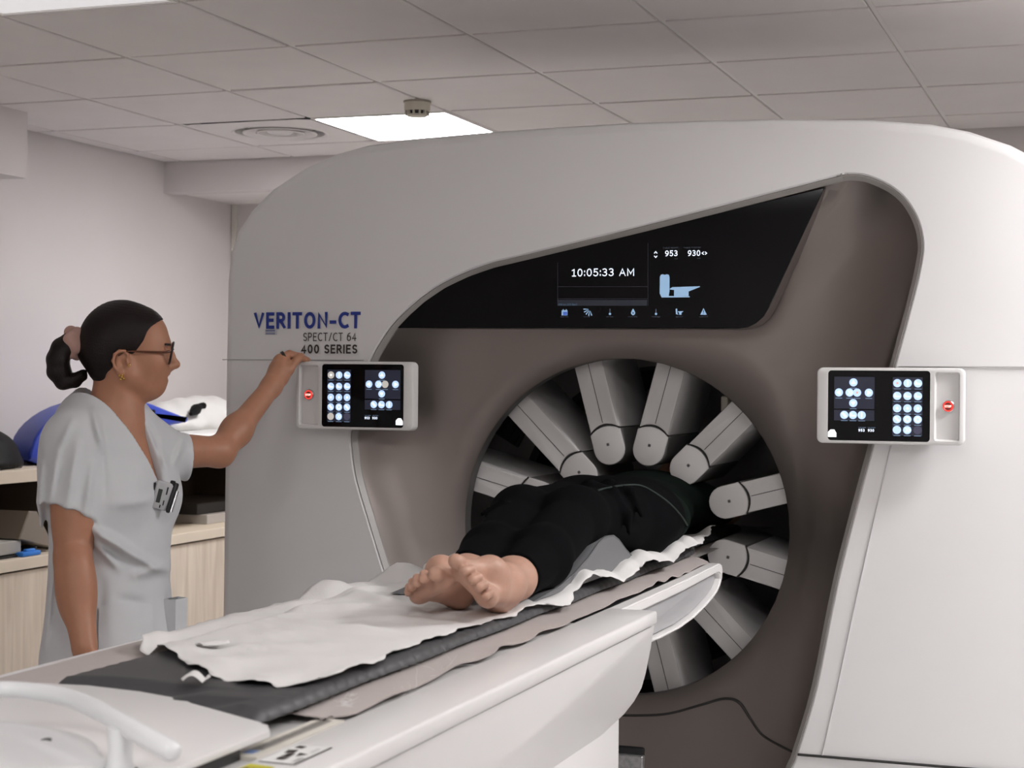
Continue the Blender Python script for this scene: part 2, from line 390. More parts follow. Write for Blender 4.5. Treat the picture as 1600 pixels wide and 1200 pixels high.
bm = bmesh.new(); lathe(bm, [(0, -.004), (.045, -.003), (.055, .002), (.035, .014), (0, .016)], (cen[0], cen[1], CEIL), n=32); obj('centre_cap', bm, TBAR, t)
bm = bmesh.new(); lathe(bm, [(0, .045), (.2, .045), (.2, .05), (0, .05)], (cen[0], cen[1], CEIL), n=32); obj('duct', bm, VOID, t)

# smoke detector
sx_, sy_ = atz(652, 158, CEIL).x, atz(652, 158, CEIL).y
t = thing('smoke_detector', (sx_, sy_, CEIL), 'cream round smoke detector with dark slots hanging from the ceiling', 'smoke detector')
SMK = mat('smoke_cream', (.62, .58, .48), .5)
bm = bmesh.new(); lathe(bm, [(0, 0), (.052, 0), (.052, -.006), (.05, -.007)], (sx_, sy_, CEIL)); obj('base', bm, mat('smoke_base', (.35, .32, .27), .6), t)
bm = bmesh.new(); lathe(bm, [(.049, -.005), (.049, -.033), (.047, -.038), (0, -.038)], (sx_, sy_, CEIL)); obj('body', bm, SMK, t)
bm = bmesh.new(); lathe(bm, [(.041, -.036), (.036, -.05), (0, -.05)], (sx_, sy_, CEIL)); obj('sensor_chamber', bm, BLACK, t)
bm = bmesh.new()
for k in range(12):
    a = 2 * PI * k / 12 + .1; M_ = Matrix.Translation((sx_, sy_, CEIL)) @ Matrix.Rotation(a, 4, 'Z')
    box(bm, (.034, -.0032, -.054), (.047, .0032, -.036), 0, 1, 0, M_)
lathe(bm, [(.028, -.05), (.04, -.051), (.036, -.058), (0, -.06)], (sx_, sy_, CEIL)); obj('cage', bm, SMK, t)

# ------------------------------------------------------------------ the scanner gantry
GY = 4.11; GC = (-1.19, 1.013)
gan = thing('scanner_gantry', (GC[0], GY, 0), 'large white scanner gantry with a round bore and taupe front panel', 'scanner')
half = [(-2.372, .03), (-2.378, .71), (-2.376, 1.13), (-2.374, 1.44), (-2.371, 1.66), (-2.361, 1.74), (-2.338, 1.80), (-2.293, 1.857), (-2.224, 1.915), (-2.126, 1.968), (-2.03, 2.002), (-1.94, 2.021), (-1.80, 2.034), (-1.571, 2.043), (-1.401, 2.047), (-1.19, 2.05)]
outer = half + [(-2.38 - x, z) for x, z in half[:-1][::-1]]
# right flank follows the photo: a little lower towards the end
outer = [(x, z - (.014 * max(0, (x + .95) / .75) ** 1.5 if x > -.95 and z > 1.8 else 0)) for x, z in outer]
def dense(l, step):
    out = []
    for a, b in zip(l, l[1:] + l[:1]):
        k = max(1, int(math.hypot(b[0] - a[0], b[1] - a[1]) / step))
        out += [(a[0] + (b[0] - a[0]) * i / k, a[1] + (b[1] - a[1]) * i / k) for i in range(k)]
    return out
open_ = [(-.758, .433), (-.744, .47), (-.698, .635), (-.645, .913), (-.57, 1.217), (-.516, 1.426), (-.473, 1.596), (-.456, 1.677), (-.452, 1.723), (-.463, 1.776), (-.492, 1.828), (-.532, 1.864), (-.584, 1.889), (-.625, 1.896), (-.654, 1.894), (-.677, 1.888),
         (-1.157, 1.78), (-1.491, 1.709), (-1.56, 1.695), (-1.632, 1.672), (-1.70, 1.643), (-1.757, 1.609), (-1.791, 1.583), (-1.825, 1.554), (-1.861, 1.515), (-1.903, 1.452), (-1.93, 1.39), (-1.952, 1.32), (-1.968, 1.238), (-1.966, 1.197), (-1.957, 1.136), (-1.942, 1.082), (-1.913, .998), (-1.866, .866), (-1.80, .70), (-1.70, .433), (-1.62, .30), (-1.45, .22), (-.95, .22), (-.82, .30)]
opn = smooth_loop([(x, z) for x, z in open_], 4)
def bow(x):                       # the front is very slightly convex
    d = abs(x - GC[0]) / 1.19; return .02 * max(0, d - .5) ** 2 * 4
def loopverts(bm, l, y, b=True): return [bm.verts.new((x, y + (bow(x) if b else 0), z)) for x, z in l]
def bridge(bm, A, B, mi=0):
    n = len(A)
    for i in range(n):
        f = bm.faces.new((A[i], A[(i + 1) % n], B[(i + 1) % n], B[i])); f.material_index = mi
bm = bmesh.new()
od = dense(outer, .03)
L3 = loopverts(bm, od, GY + .032); L2 = loopverts(bm, offset_loop(od, .007), GY + .011); L1 = loopverts(bm, offset_loop(od, .024), GY + .001); L0 = loopverts(bm, offset_loop(od, .03), GY)
LB = loopverts(bm, od, GY + 1.15); LB2 = loopverts(bm, offset_loop(od, .04), GY + 1.19)
bridge(bm, L0, L1); bridge(bm, L1, L2); bridge(bm, L2, L3); bridge(bm, L3, LB); bridge(bm, LB, LB2)
O0 = loopverts(bm, offset_loop(opn, -.004), GY); O1 = loopverts(bm, opn, GY + .004); O2 = loopverts(bm, opn, GY + .03)
bridge(bm, O1, O0); bridge(bm, O2, O1)
es = []
for L in (L0, O0):
    for i in range(len(L)):
        e = bm.edges.get((L[i], L[(i + 1) % len(L)])); es.append(e)
bmesh.ops.triangle_fill(bm, use_beauty=True, edges=es)
bmesh.ops.recalc_face_normals(bm, faces=bm.faces[:])
obj('outer_shell', bm, SHELL, gan, 40)
# rim strip
inn = offset_loop(opn, .014)
bm = bmesh.new(); A = loopverts(bm, opn, GY + .006); A2 = loopverts(bm, offset_loop(opn, .003), GY + .002); B = loopverts(bm, inn, GY + .016); B2 = loopverts(bm, inn, GY + .04)
bridge(bm, A, A2); bridge(bm, A2, B); bridge(bm, B, B2); bmesh.ops.recalc_face_normals(bm, faces=bm.faces[:]); bmesh.ops.reverse_faces(bm, faces=[f for f in bm.faces if f.normal.y > .1])
obj('opening_rim', bm, RIM, gan, 40)
# dished taupe panel from the rim to the bore
BY = GY + .120
bc = ((at(727, 800, BY).x + at(1233, 824, BY).x) / 2, (at(980, 556, BY).z + at(980, 1092, BY).z) / 2)
BR = ((at(1233, 824, BY).x - at(727, 800, BY).x) + (at(980, 556, BY).z - at(980, 1092, BY).z)) / 4
ol = np.array(offset_loop(opn, .01)); N = len(ol)
ang = np.arctan2(ol[:, 1] - bc[1], ol[:, 0] - bc[0])
circ = np.stack([bc[0] + BR * np.cos(ang), bc[1] + BR * np.sin(ang)], 1)
T = [0, .04, .09, .15, .22, .3, .4, .52, .66, .82, 1.0]
bm = bmesh.new(); rows = []
for t in T:
    P = ol * (1 - t) + circ * t; dist = np.min(np.hypot(P[:, None, 0] - ol[None, :, 0], P[:, None, 1] - ol[None, :, 1]), 1)
    dep = .020 + .10 * (1 - np.exp(-(dist / .095) ** 1.05))
    if t == 1.0: dep = np.full(N, BY - GY)
    elif t > .6: dep = dep * (1 - (t - .6) / .4) + (BY - GY) * (t - .6) / .4
    rows.append([bm.verts.new((P[i, 0], GY + dep[i], P[i, 1])) for i in range(N)])
for A, B in zip(rows, rows[1:]): bridge(bm, A, B)
e1 = [bm.verts.new((bc[0] + (BR - .003) * math.cos(a), BY + .003, bc[1] + (BR - .003) * math.sin(a))) for a in ang]
bridge(bm, rows[-1], e1)
bmesh.ops.recalc_face_normals(bm, faces=bm.faces[:])
obj('front_panel', bm, PANEL, gan, 60)
def ringwall(name, prof, m, nseg=96, par=gan):
    bm = bmesh.new(); lathe(bm, [(r, y - GY) for r, y in prof], (bc[0], GY, bc[1]), (0, 1, 0), nseg); return obj(name, bm, m, par, 40)
ringwall('bore_lip', [(BR - .003, BY + .003), (BR - .003, BY + .045), (BR + .02, BY + .047)], mat('lip_grey', (.07, .066, .064), .5))
ringwall('bore_housing', [(BR + .25, BY + .03), (BR + .25, GY + 1.0), (0, GY + 1.0)], BOUNCE)
ringwall('inner_tunnel', [(.47, GY + .54), (.42, GY + .56), (.40, GY + .62), (.40, GY + 1.14)], mat('tunnel_grey', (.05, .05, .055), .5))
# the round windows between the arms: back ring with vents
bm = bmesh.new()
lathe(bm, [(.43, .52), (.66, .52)], (bc[0], GY, bc[1]), (0, 1, 0), 64)
obj('rear_ring', bm, mat('ring_bounce_grey', (.25, .245, .24), .6), gan)  # ring grey raised so that light bounces behind the arms
VENTM = mat('vent_black', (.03, .028, .026), .6)
for a in (0, 60, 120, 180, 240, 300):
    bm = bmesh.new(); M_ = Matrix.Translation((bc[0], GY, bc[1])) @ Matrix.Rotation(math.radians(a), 4, 'Y')
    box(bm, (-.055, .508, .47), (.055, .518, .64), 0, 1, 0, M_)
    for k in range(7): box(bm, (-.05, .50, .48 + k * .022), (.05, .51, .492 + k * .022), 0, 1, 0, M_)
    obj('vent_grille', bm, VENTM, gan, None)

# detector arms, every 30 degrees; (angle from the vertical clockwise, radius of the screw)
AY = GY + .18
arms = [(15, .222), (45, .232), (75, .284), (105, .282), (135, .225), (165, .235), (195, .24), (225, .24), (255, .27), (285, .268), (315, .195), (345, .222)]
hw = .0435
for a, r in arms:
    M_ = Matrix.Translation((bc[0], 0, bc[1])) @ Matrix.Rotation(math.radians(a), 4, 'Y')
    th = [math.radians(v) for v in range(0, 181, 15)]
    # the head: rounded tip inwards, arc outwards
    tip = [(-hw * math.cos(t), r - .012 - hw * math.sin(t)) for t in th]
    arc = [(hw * (1 - 2 * k / 8), r + .034 + .016 * (1 - (1 - 2 * k / 8) ** 2)) for k in range(9)]
    bm = bmesh.new(); aw = .040
    arcb = [(aw * (1 - 2 * k / 8), r + .040 + .016 * (1 - (1 - 2 * k / 8) ** 2)) for k in range(9)]
    prism(bm, arcb[::-1] + [(aw, .70), (-aw, .70)][0:2], 'y', AY, AY + .36, .0035, 2)
    for f in bm.faces:
        if abs(f.normal.y) < .3: f.material_index = 1 if f.calc_center_median().y > AY + .008 else 0
    bmesh.ops.transform(bm, matrix=M_, verts=bm.verts)
    arm = obj('detector_arm', bm, [ARM, ARMS], gan, 30)
    bm = bmesh.new(); prism(bm, tip + arc, 'y', AY - .001, AY + .36, .005, 2)
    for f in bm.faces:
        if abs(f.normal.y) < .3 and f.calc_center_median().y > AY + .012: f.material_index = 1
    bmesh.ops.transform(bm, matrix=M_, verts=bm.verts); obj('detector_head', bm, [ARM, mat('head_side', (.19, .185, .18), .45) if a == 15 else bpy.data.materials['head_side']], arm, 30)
    bm = bmesh.new(); box(bm, (-.0008, AY - .0006, r + .06), (.0008, AY + .002, .70)); bmesh.ops.transform(bm, matrix=M_, verts=bm.verts); obj('seam', bm, SEAM, arm, None)
    bm = bmesh.new(); box(bm, (-.0042, AY - .0016, r - .0042), (.0042, AY + .002, r + .0042), .0008, 1)
    box(bm, (-.004, AY - .0022, r - .0006), (.004, AY, r + .0006), 0, 1, 1); box(bm, (-.0006, AY - .0022, r - .004), (.0006, AY, r + .004), 0, 1, 1)
    bmesh.ops.transform(bm, matrix=M_, verts=bm.verts); obj('screw', bm, [mat('screw_grey', (.2, .2, .2), .4) if a == 15 else bpy.data.materials['screw_grey'], SEAM], arm, None)
    bm = bmesh.new(); tube(bm, [(x, AY + .004, z + .003) for x, z in arc], .0022, 6); bmesh.ops.transform(bm, matrix=M_, verts=bm.verts); obj('joint_gap', bm, SEAM, arm)
bm = bmesh.new(); p = at(1131, 626, AY + .12); box(bm, (p.x - .008, p.y, p.z - .03), (p.x + .012, p.y + .03, p.z + .012), .003, 1); obj('white_bracket', bm, CREAM, gan)

# seams of the shell
def seam(name, pts, r, m, par=gan):
    bm = bmesh.new(); tube(bm, pts, r, 6); return obj(name, bm, m, par)
seam('shell_seam', [(x, GY + bow(x) + .0002, 1.4355) for x in np.linspace(-2.376, -1.93, 12)], .0014, SEAML)
seam('shell_seam', [(x, GY + bow(x) + .0002, 1.4265) for x in np.linspace(-.507, -.01, 12)], .0016, SEAML)
seam('shell_seam', [(x, GY + bow(x) - .0004, .468) for x in np.linspace(-.742, -.01, 12)], .0034, SEAM)
seam('shell_groove', [(-.523, GY + bow(-.523), 1.235), (-.545, GY + bow(-.545), 1.13), (-.60, GY + bow(-.6), .87), (-.65, GY + bow(-.65), .62), (-.682, GY + bow(-.682), .47)], .0022, mat('seam_soft', (.58, .57, .57), .5))
# lower access panel seam, lying on the dished panel
def panel_depth(x, z):
    d = np.min(np.hypot(x - ol[:, 0], z - ol[:, 1])); return GY + .020 + .10 * (1 - math.exp(-(d / .095) ** 1.05))
sp = smooth_loop([(-1.42, .50, 0), (-1.30, .503, 0), (-1.188, .508, 0), (-1.10, .520, 0), (-1.012, .550, 0), (-.954, .570, 0), (-.914, .565, 0), (-.881, .527, 0), (-.848, .492, 0), (-.80, .475, 0), (-.752, .466, 0)], 6, False)
seam('panel_seam', [(x, panel_depth(x, z) - .0005, z) for x, z, _ in sp], .0034, SEAM)
# foot slot and speckled plate
sa, sb = at(1006, 1169, GY + .100), at(1004, 1182, GY + .085)
bm = bmesh.new(); box(bm, (-1.42, sa.y, .15), (sa.x, GY + .14, sa.z), .006, 2); obj('foot_slot', bm, BLACK, gan)
bm = bmesh.new(); box(bm, (-1.42, sb.y, .15), (sb.x, GY + .12, sb.z), .003, 1); obj('speckled_plate', bm, METAL, gan)

# ------------------------------------------------------------------ black display across the top
DY = GY + .014
gl = [(-1.838, 1.523), (-1.80, 1.56), (-1.759, 1.594), (-1.70, 1.631), (-1.63, 1.661), (-1.56, 1.682), (-1.49, 1.697), (-1.157, 1.766), (-.905, 1.821), (-.691, 1.866), (-.75, 1.738), (-.826, 1.572), (-.84, 1.549), (-.858, 1.533), (-.88, 1.522), (-.906, 1.519)]
bm = bmesh.new(); prism(bm, gl, 'y', DY, GY + .10, .0015, 1)
for f in bm.faces:
    if abs(f.normal.y) < .5: f.material_index = 1
disp = obj('display_glass', bm, [GLASS, PANEL], gan, 30)
G_LB = glow('screen_light_blue', (.33, .52, .75), .55); G_WH = glow('screen_white', (.80, .88, 1), 1.0); G_DB = glow('screen_dim', (.012, .015, .025), .6)
G_MID = glow('screen_mid', (.20, .30, .45), .5); G_FAINT = glow('screen_faint', (.10, .12, .16), .4); G_BL = glow('screen_blue', (.05, .12, .5), .6)
def px(px_, py_): q = at(px_, py_, DY - .0006); return q.x, q.z
def Z6(x, y): return 860 + x / 5.926, 370 + y / 5.926     # from an enlarged view of the display
def zp(x, y): return px(*Z6(x, y))
def ztext(bm, s, x0, x1, ytop, ybot, mi=0, bold=.12):
    a = zp(x0, ybot); b = zp(x1, ytop); textmesh(bm, s, a[0], b[0], a[1], b[1], DY - .0004, mi, bold)
bm = bmesh.new(); ztext(bm, '10:05:33 AM', 200, 776, 288, 369, 0, .13); obj('clock_readout', bm, G_WH, disp, None)
bm = bmesh.new()
ztext(bm, '953', 1062, 1178, 125, 181, 0, .15); ztext(bm, '930', 1272, 1388, 123, 179, 0, .15)
ztext(bm, 'TABLE HEIGHT', 1042, 1184, 94, 110, 1); ztext(bm, 'TABLE POSITION', 1236, 1394, 92, 108, 1); ztext(bm, 'mm', 1150, 1180, 196, 208, 1); ztext(bm, 'mm', 1360, 1390, 192, 204, 1)
def poly6(bm, pts, mi): flat(bm, [zp(*p) for p in pts], DY - .0008, mi)
poly6(bm, [(958, 152), (975, 132), (992, 152), (986, 157), (975, 144), (964, 157)], 0); poly6(bm, [(958, 178), (975, 198), (992, 178), (986, 173), (975, 186), (964, 173)], 0)
poly6(bm, [(1418, 136), (1398, 152), (1418, 168), (1423, 162), (1410, 152), (1423, 142)], 0); poly6(bm, [(1434, 136), (1454, 152), (1434, 168), (1429, 162), (1442, 152), (1429, 142)], 0)
obj('table_readout', bm, [G_WH, G_FAINT], disp, None)
bm = bmesh.new()
poly6(bm, [(1014, 372), (1022, 352), (1040, 347), (1058, 352), (1078, 347), (1097, 352), (1103, 375), (1103, 500), (1096, 548), (1290, 551), (1290, 560), (1030, 562), (1012, 525)], 0)
poly6(bm, [(1106, 480), (1130, 466), (1385, 458), (1385, 464), (1280, 506), (1280, 549), (1145, 549), (1145, 492), (1106, 488)], 0)
obj('table_diagram', bm, G_LB, disp, None)
bm = bmesh.new()
for a, b in (((64, 460), (898, 463)), ((64, 572), (898, 575)), ((902, 60), (905, 640)), ((66, 240), (69, 640))): poly6(bm, [a, (b[0], a[1]), b, (a[0], b[1])], 0)
poly6(bm, [(68, 584), (896, 584), (896, 638), (68, 638)], 1)
ztext(bm, 'OUT EXPOSURE', 74, 160, 600, 611, 0); ztext(bm, '500 ms (120 bpm)', 76, 246, 616, 636, 2, .16)
obj('status_bar', bm, [glow('screen_line', (.03, .03, .045), .6), G_DB, G_LB], disp, None)
def icon_obj(f, x, s_):
    bm = bmesh.new(); f(bm); ztext(bm, s_, x - 4 * len(s_), x + 4 * len(s_), 735, 746, 2); obj('status_icon', bm, [G_LB, G_BL, G_FAINT, GLASS], disp, None)
def ic_calendar(bm):
    poly6(bm, [(104, 680), (158, 680), (158, 728), (104, 728)], 0); flat(bm, [zp(118, 694), zp(156, 694), zp(156, 726), zp(118, 726)], DY - .0012, 1)
    for x in (116, 144): poly6(bm, [(x, 670), (x + 6, 670), (x + 6, 684), (x, 684)], 0)
def ic_fan(bm):
    for k in range(5):
        a = math.radians(178 + k * 27); cx, cy = 366, 672
        poly6(bm, [(cx + 14 * math.cos(a), cy - 14 * math.sin(a)), (cx + 60 * math.cos(a + .10), cy - 60 * math.sin(a + .10)), (cx + 60 * math.cos(a - .09), cy - 60 * math.sin(a - .09)), (cx + 14 * math.cos(a - .2), cy - 14 * math.sin(a - .2))], 0)
def ic_thermo(x):
    def f(bm):
        poly6(bm, [(x - 4, 668), (x + 4, 668), (x + 4, 706), (x - 4, 706)], 2); poly6(bm, [(x + 11 * math.cos(t), 714 + 11 * math.sin(t)) for t in np.linspace(0, 2 * PI, 12, endpoint=False)], 0)
    return f
def ic_drop(bm):
    poly6(bm, [(766, 664), (778, 684), (786, 704), (780, 720), (766, 728), (752, 720), (745, 704), (754, 684)], 0); flat(bm, [zp(766, 694), zp(773, 706), zp(766, 714), zp(759, 706)], DY - .0012, 3)
def ic_bed(bm):
    poly6(bm, [(1160, 668), (1174, 664), (1176, 708), (1186, 722), (1162, 716)], 0); poly6(bm, [(1182, 690), (1234, 688), (1214, 704), (1214, 722), (1192, 722), (1192, 702), (1182, 698)], 0)
def ic_warn(bm):
    poly6(bm, [(1418, 660), (1448, 722), (1388, 722)], 0)
    for q in ([(1414, 680), (1422, 680), (1420, 704), (1416, 704)], [(1415, 709), (1421, 709), (1421, 715), (1415, 715)]): flat(bm, [zp(*p) for p in q], DY - .0012, 3)
for f_, x, s_ in ((ic_calendar, 130, 'DATE TIME'), (ic_fan, 336, 'SCANNER'), (ic_thermo(552), 550, 'GAN TEMP'), (ic_drop, 762, 'WATER LEVEL'), (ic_thermo(978), 978, 'WATER TEMP'), (ic_bed, 1195, 'BED STAT'), (ic_warn, 1418, 'ALARM STAT')): icon_obj(f_, x, s_)

# lettering on the shell
bx = lambda x: bow(x)
def shell_text(name, s, x0, x1, z0, z1, m, bold):
    bm = bmesh.new(); textmesh(bm, s, x0, x1, z0, z1, 0, 0, bold)
    bmesh.ops.subdivide_edges(bm, edges=[e for e in bm.edges if e.calc_length() > .05], cuts=1)
    for v in bm.verts: v.co.y = GY + bow(v.co.x) - .0008
    obj(name, bm, m, gan, None)
q = lambda a, b: at(a, b, GY + .004)
shell_text('logo_lettering', 'VERITON-CT', q(399, 0).x, q(569, 0).x, q(484, 513.5).z, q(484, 487.5).z, BLUE, .20)
shell_text('model_lettering', 'SPECT/CT 64', q(478, 0).x, q(562.5, 0).x, q(520, 533).z, q(520, 519.8).z, INK, .12)
shell_text('series_lettering', '400 SERIES', q(475, 0).x, q(564, 0).x, q(520, 552.5).z, q(520, 538.3).z, INK, .19)
bm = bmesh.new(); a = q(412, 523); b = q(431, 514); yb = GY + bow(a.x) - .0008
flat(bm, [(a.x, a.z), (b.x, a.z), (b.x, b.z), (a.x, b.z)], yb, 0)
for z0_, z1_ in ((.1, .25), (.32, .38), (.48, .52), (.62, .85)):
    h = b.z - a.z; flat(bm, [(a.x + .003, a.z + h * z0_), (b.x - .006, a.z + h * z0_), (b.x - .006, a.z + h * z1_), (a.x + .003, a.z + h * z1_)], yb - .0003, 1)
obj('serial_sticker', bm, [mat('sticker', (.5, .5, .52), .5), mat('sticker_ink', (.12, .14, .3), .5)], gan, None)

# ------------------------------------------------------------------ touch control panels
PY = 4.035
ICON = glow('icon_blue', (.46, .62, .90), .95); ICONG = glow('icon_grey', (.50, .47, .43), .8); ICOND = glow('icon_dark', (.06, .06, .10), .6)
GLYPH = glow('glyph_white', (.92, .97, 1), 1.25); TILE = glow('screen_tile', (.012, .015, .03), .7); ORG = glow('glyph_orange', (.75, .42, .30), .8)
RED = glow('stop_red', (1.0, .06, .05), .75); REDW = glow('stop_text', (1, .82, .7), 1.3)
PWHITE = mat('console_white', (.72, .71, .70), .35)
def control_panel(x0, z0, mirror, label, label_y):
    W, H = .345, .182
    t = thing('control_panel', (x0 + W / 2, PY, z0), label, 'control panel', 'touch control panels on the scanner front')
    X = (lambda u: x0 + W - u) if mirror else (lambda u: x0 + u)           # u runs from the stop button side
    R = lambda u0, u1: (min(X(u0), X(u1)), max(X(u0), X(u1)))
    # housing: front frame with the screen window and the tray cut in
    bm = bmesh.new(); o = rrect(x0, x0 + W, z0, z0 + H, .014, 6)
    y = PY
    rings_ = [(offset_loop(o, .005), y), (offset_loop(o, .0015), y + .0015), (o, y + .006), (o, y + .034), (offset_loop(o, .006), y + .040)]
    vl = [[bm.verts.new((a, yy, b)) for a, b in l] for l, yy in rings_]
    for A, B in zip(vl, vl[1:]): bridge(bm, A, B)
    bm.faces.new(vl[-1])
    s0, s1 = R(.078, .318); scr = rrect(s0, s1, z0 + .007, z0 + .175, .008, 5)
    t0, t1 = R(.010, .068); tr = rrect(t0, t1, z0 + .010, z0 + .172, .006, 5)
    v_s = [bm.verts.new((a, y, b)) for a, b in scr]; v_s2 = [bm.verts.new((a, y + .003, b)) for a, b in scr]; bridge(bm, v_s, v_s2)
    v_t = [bm.verts.new((a, y, b)) for a, b in tr]; v_t2 = [bm.verts.new((a, y + .010, b)) for a, b in offset_loop(tr, .004)]; bridge(bm, v_t, v_t2); bm.faces.new(v_t2)
    es = []
    for L in (vl[0], v_s, v_t):
        for i in range(len(L)): es.append(bm.edges.get((L[i], L[(i + 1) % len(L)])))
    bmesh.ops.triangle_fill(bm, use_beauty=True, edges=es); bmesh.ops.recalc_face_normals(bm, faces=bm.faces[:])
    obj('housing', bm, PWHITE, t, 40)
    bm = bmesh.new(); prism(bm, scr, 'y', y + .0012, y + .004); screen = obj('screen', bm, GLASS, t, None)
    yg = y + .0008
    sx = lambda u: s0 + u * (s1 - s0); sz = lambda v: z0 + .175 - v * .168       # u from the left of the screen, v from its top
    # tiles, round icons and glyphs
    bm = bmesh.new()
    def rect(u0, u1, v0, v1, mi, lift=0): flat(bm, [(sx(u0), sz(v1)), (sx(u1), sz(v1)), (sx(u1), sz(v0)), (sx(u0), sz(v0))], yg - lift, mi)
    def icon(u, v, mi=0, glyph=None, r=.0098, gm=1):
        flat(bm, disc(sx(u), sz(v), r), yg - .0002, mi); cx, cz = sx(u), sz(v)
        if glyph == 'up': flat(bm, [(cx - .005, cz - .003), (cx + .005, cz - .003), (cx, cz + .005)], yg - .0004, gm)
        if glyph == 'down': flat(bm, [(cx - .005, cz + .003), (cx + .005, cz + .003), (cx, cz - .005)], yg - .0004, gm)
        if glyph == 'left': flat(bm, [(cx + .003, cz - .005), (cx + .003, cz + .005), (cx - .006, cz)], yg - .0004, gm)
        if glyph == 'right': flat(bm, [(cx - .003, cz - .005), (cx - .003, cz + .005), (cx + .006, cz)], yg - .0004, gm)
        if glyph == 'chev':
            for d in (-.003, .003): flat(bm, [(cx + d - .002, cz + .005), (cx + d + .003, cz), (cx + d - .002, cz - .005), (cx + d - .0005, cz - .005), (cx + d + .0045, cz), (cx + d - .0005, cz + .005)], yg - .0004, gm)
        if glyph == 'bar': flat(bm, [(cx - .0012, cz - .005), (cx + .0012, cz - .005), (cx + .0012, cz + .006), (cx - .0012, cz + .006)], yg - .0004, gm)
        if glyph == 'bed':
            flat(bm, [(cx - .006, cz - .003), (cx + .006, cz - .003), (cx + .006, cz - .0005), (cx - .003, cz - .0005), (cx - .003, cz + .004), (cx - .006, cz + .004)], yg - .0004, gm)
        if glyph == 'dot': flat(bm, disc(cx, cz, .0028, 12), yg - .0004, gm)
        if glyph == 'ring':
            p1 = disc(cx, cz, .006, 16); p2 = disc(cx, cz, .0042, 16)
            for k in range(16): flat(bm, [p1[k], p1[(k + 1) % 16], p2[(k + 1) % 16], p2[k]], yg - .0004, gm)
        if glyph == 'slash': flat(bm, [(cx - .006, cz + .003), (cx - .003, cz + .006), (cx + .006, cz - .003), (cx + .003, cz - .006)], yg - .0004, gm)
        a = cx - .008; w_ = .016
        if r > .009: flat(bm, [(a, cz - .0145), (a + w_, cz - .0145), (a + w_, cz - .0128), (a, cz - .0128)], yg - .0002, 2)
    if mirror: gu, au = (.682, .782, .882), (.062, .46)
    else: gu, au = (.112, .212, .312), (.53, .96)
    gv = (.175, .355, .53, .685, .835)
    for k, (v0, v1) in enumerate(((.09, .265), (.275, .445), (.455, .63), (.64, .77), (.78, .915))): rect(gu[0] - .045, gu[2] + .045, v0, v1, 3)
    G = [['dot', 'bar', 'bed'], ['bed', 'bed', 'bed'], ['dot', 'dot', 'dot'], ['slash', 'ring', 'slash'] if not mirror else ['slash', 'ring', 'ring'], [None, 'chev', None]]
    for j in range(5):
        for i in range(3):
            mi = 4 if (j, i) in (((0, 0), (4, 0)) if not mirror else ()) else (5 if (j, i) == (4, 2) else 0)
            icon(gu[i], gv[j], mi, G[j][i], gm=6 if (mirror and (j, i) == (0, 0)) else 1)
    rect(au[0], au[1], .09, .545, 3); rect(au[0], au[1], .565, .715, 3)
    au0 = au[0]; q_ = (au[1] - au[0]) / .43
    icon(au0 + .205 * q_, .17, 0, 'up'); icon(au0 + .05 * q_, .315, 0, 'left'); icon(au0 + .165 * q_, .315, 0, 'chev'); icon(au0 + .245 * q_, .315, 4 if not mirror else 0, 'dot' if mirror else None, gm=6); icon(au0 + .37 * q_, .315, 0, 'right'); icon(au0 + .205 * q_, .465, 0, 'down')
    for k, g in enumerate(('slash', 'bed', 'bar')): icon(au0 + (.11 + .093 * k) * q_, .635, 0, g)
    hu = .95 if not mirror else .045
    flat(bm, [(sx(hu) - .010, sz(.90) - .009), (sx(hu) + .010, sz(.90) - .009), (sx(hu) + .010, sz(.90) + .001), (sx(hu) + .005, sz(.90) + .009), (sx(hu) - .004, sz(.90) + .009), (sx(hu) - .010, sz(.90) + .003)], yg - .0002, 1)
    obj('touch_icons', bm, [ICON, GLYPH, G_MID, TILE, ICONG, ICOND, ORG], t, None)
    bm = bmesh.new(); n0 = .53 if not mirror else .305; d0 = .093
    textmesh(bm, '953', sx(n0), sx(n0 + .062), sz(.87), sz(.83), yg, 0, .2); textmesh(bm, '930', sx(n0 + d0), sx(n0 + d0 + .062), sz(.87), sz(.83), yg, 0, .2)
    for s_, o_ in (('TABLE HEIGHT', 0), ('TABLE POSITION', d0)): textmesh(bm, s_, sx(n0 + o_), sx(n0 + o_ + .075), sz(.818), sz(.805), yg, 1, .14)
    obj('position_readout', bm, [G_WH, G_MID], t, None)
    # stop button
    bc_ = (X(.037), z0 + .092); yb = y + .010
    bm = bmesh.new(); lathe(bm, [(.0145, 0), (.0145, -.006), (.0128, -.0075), (.0118, -.0065), (.0118, 0)], (bc_[0], yb, bc_[1]), (0, 1, 0), 28); obj('button_collar', bm, mat('collar_chrome' + str(mirror), (.6, .6, .6), .25, metal=1), t)
    bm = bmesh.new(); lathe(bm, [(0, -.0062), (.0085, -.0062), (.0112, -.009), (.0118, -.006), (.0118, 0)], (bc_[0], yb, bc_[1]), (0, 1, 0), 28)
    textmesh(bm, 'STOP', bc_[0] - .0078, bc_[0] + .0078, bc_[1] - .0026, bc_[1] + .0026, yb - .0095, 1, .2)
    flat(bm, [(bc_[0] + .0088 * math.cos(a), bc_[1] + .0088 * math.sin(a)) for a in np.linspace(.4, PI - .4, 9)], yb - .0078, 2)
    flat(bm, [(bc_[0] + .0088 * math.cos(a), bc_[1] + .0088 * math.sin(a)) for a in np.linspace(PI + .4, 2 * PI - .4, 9)], yb - .0078, 2)
    obj('stop_button', bm, [RED, REDW, mat('stop_dark' + str(mirror), (.16, .03, .02), .4)], t)
    # bracket to the gantry
    bm = bmesh.new(); box(bm, (x0 + .05, y + .038, z0 + .03), (x0 + W - .05, GY + .03, z0 + H - .03), .004, 1); obj('mounting_bracket', bm, BLACK, t)
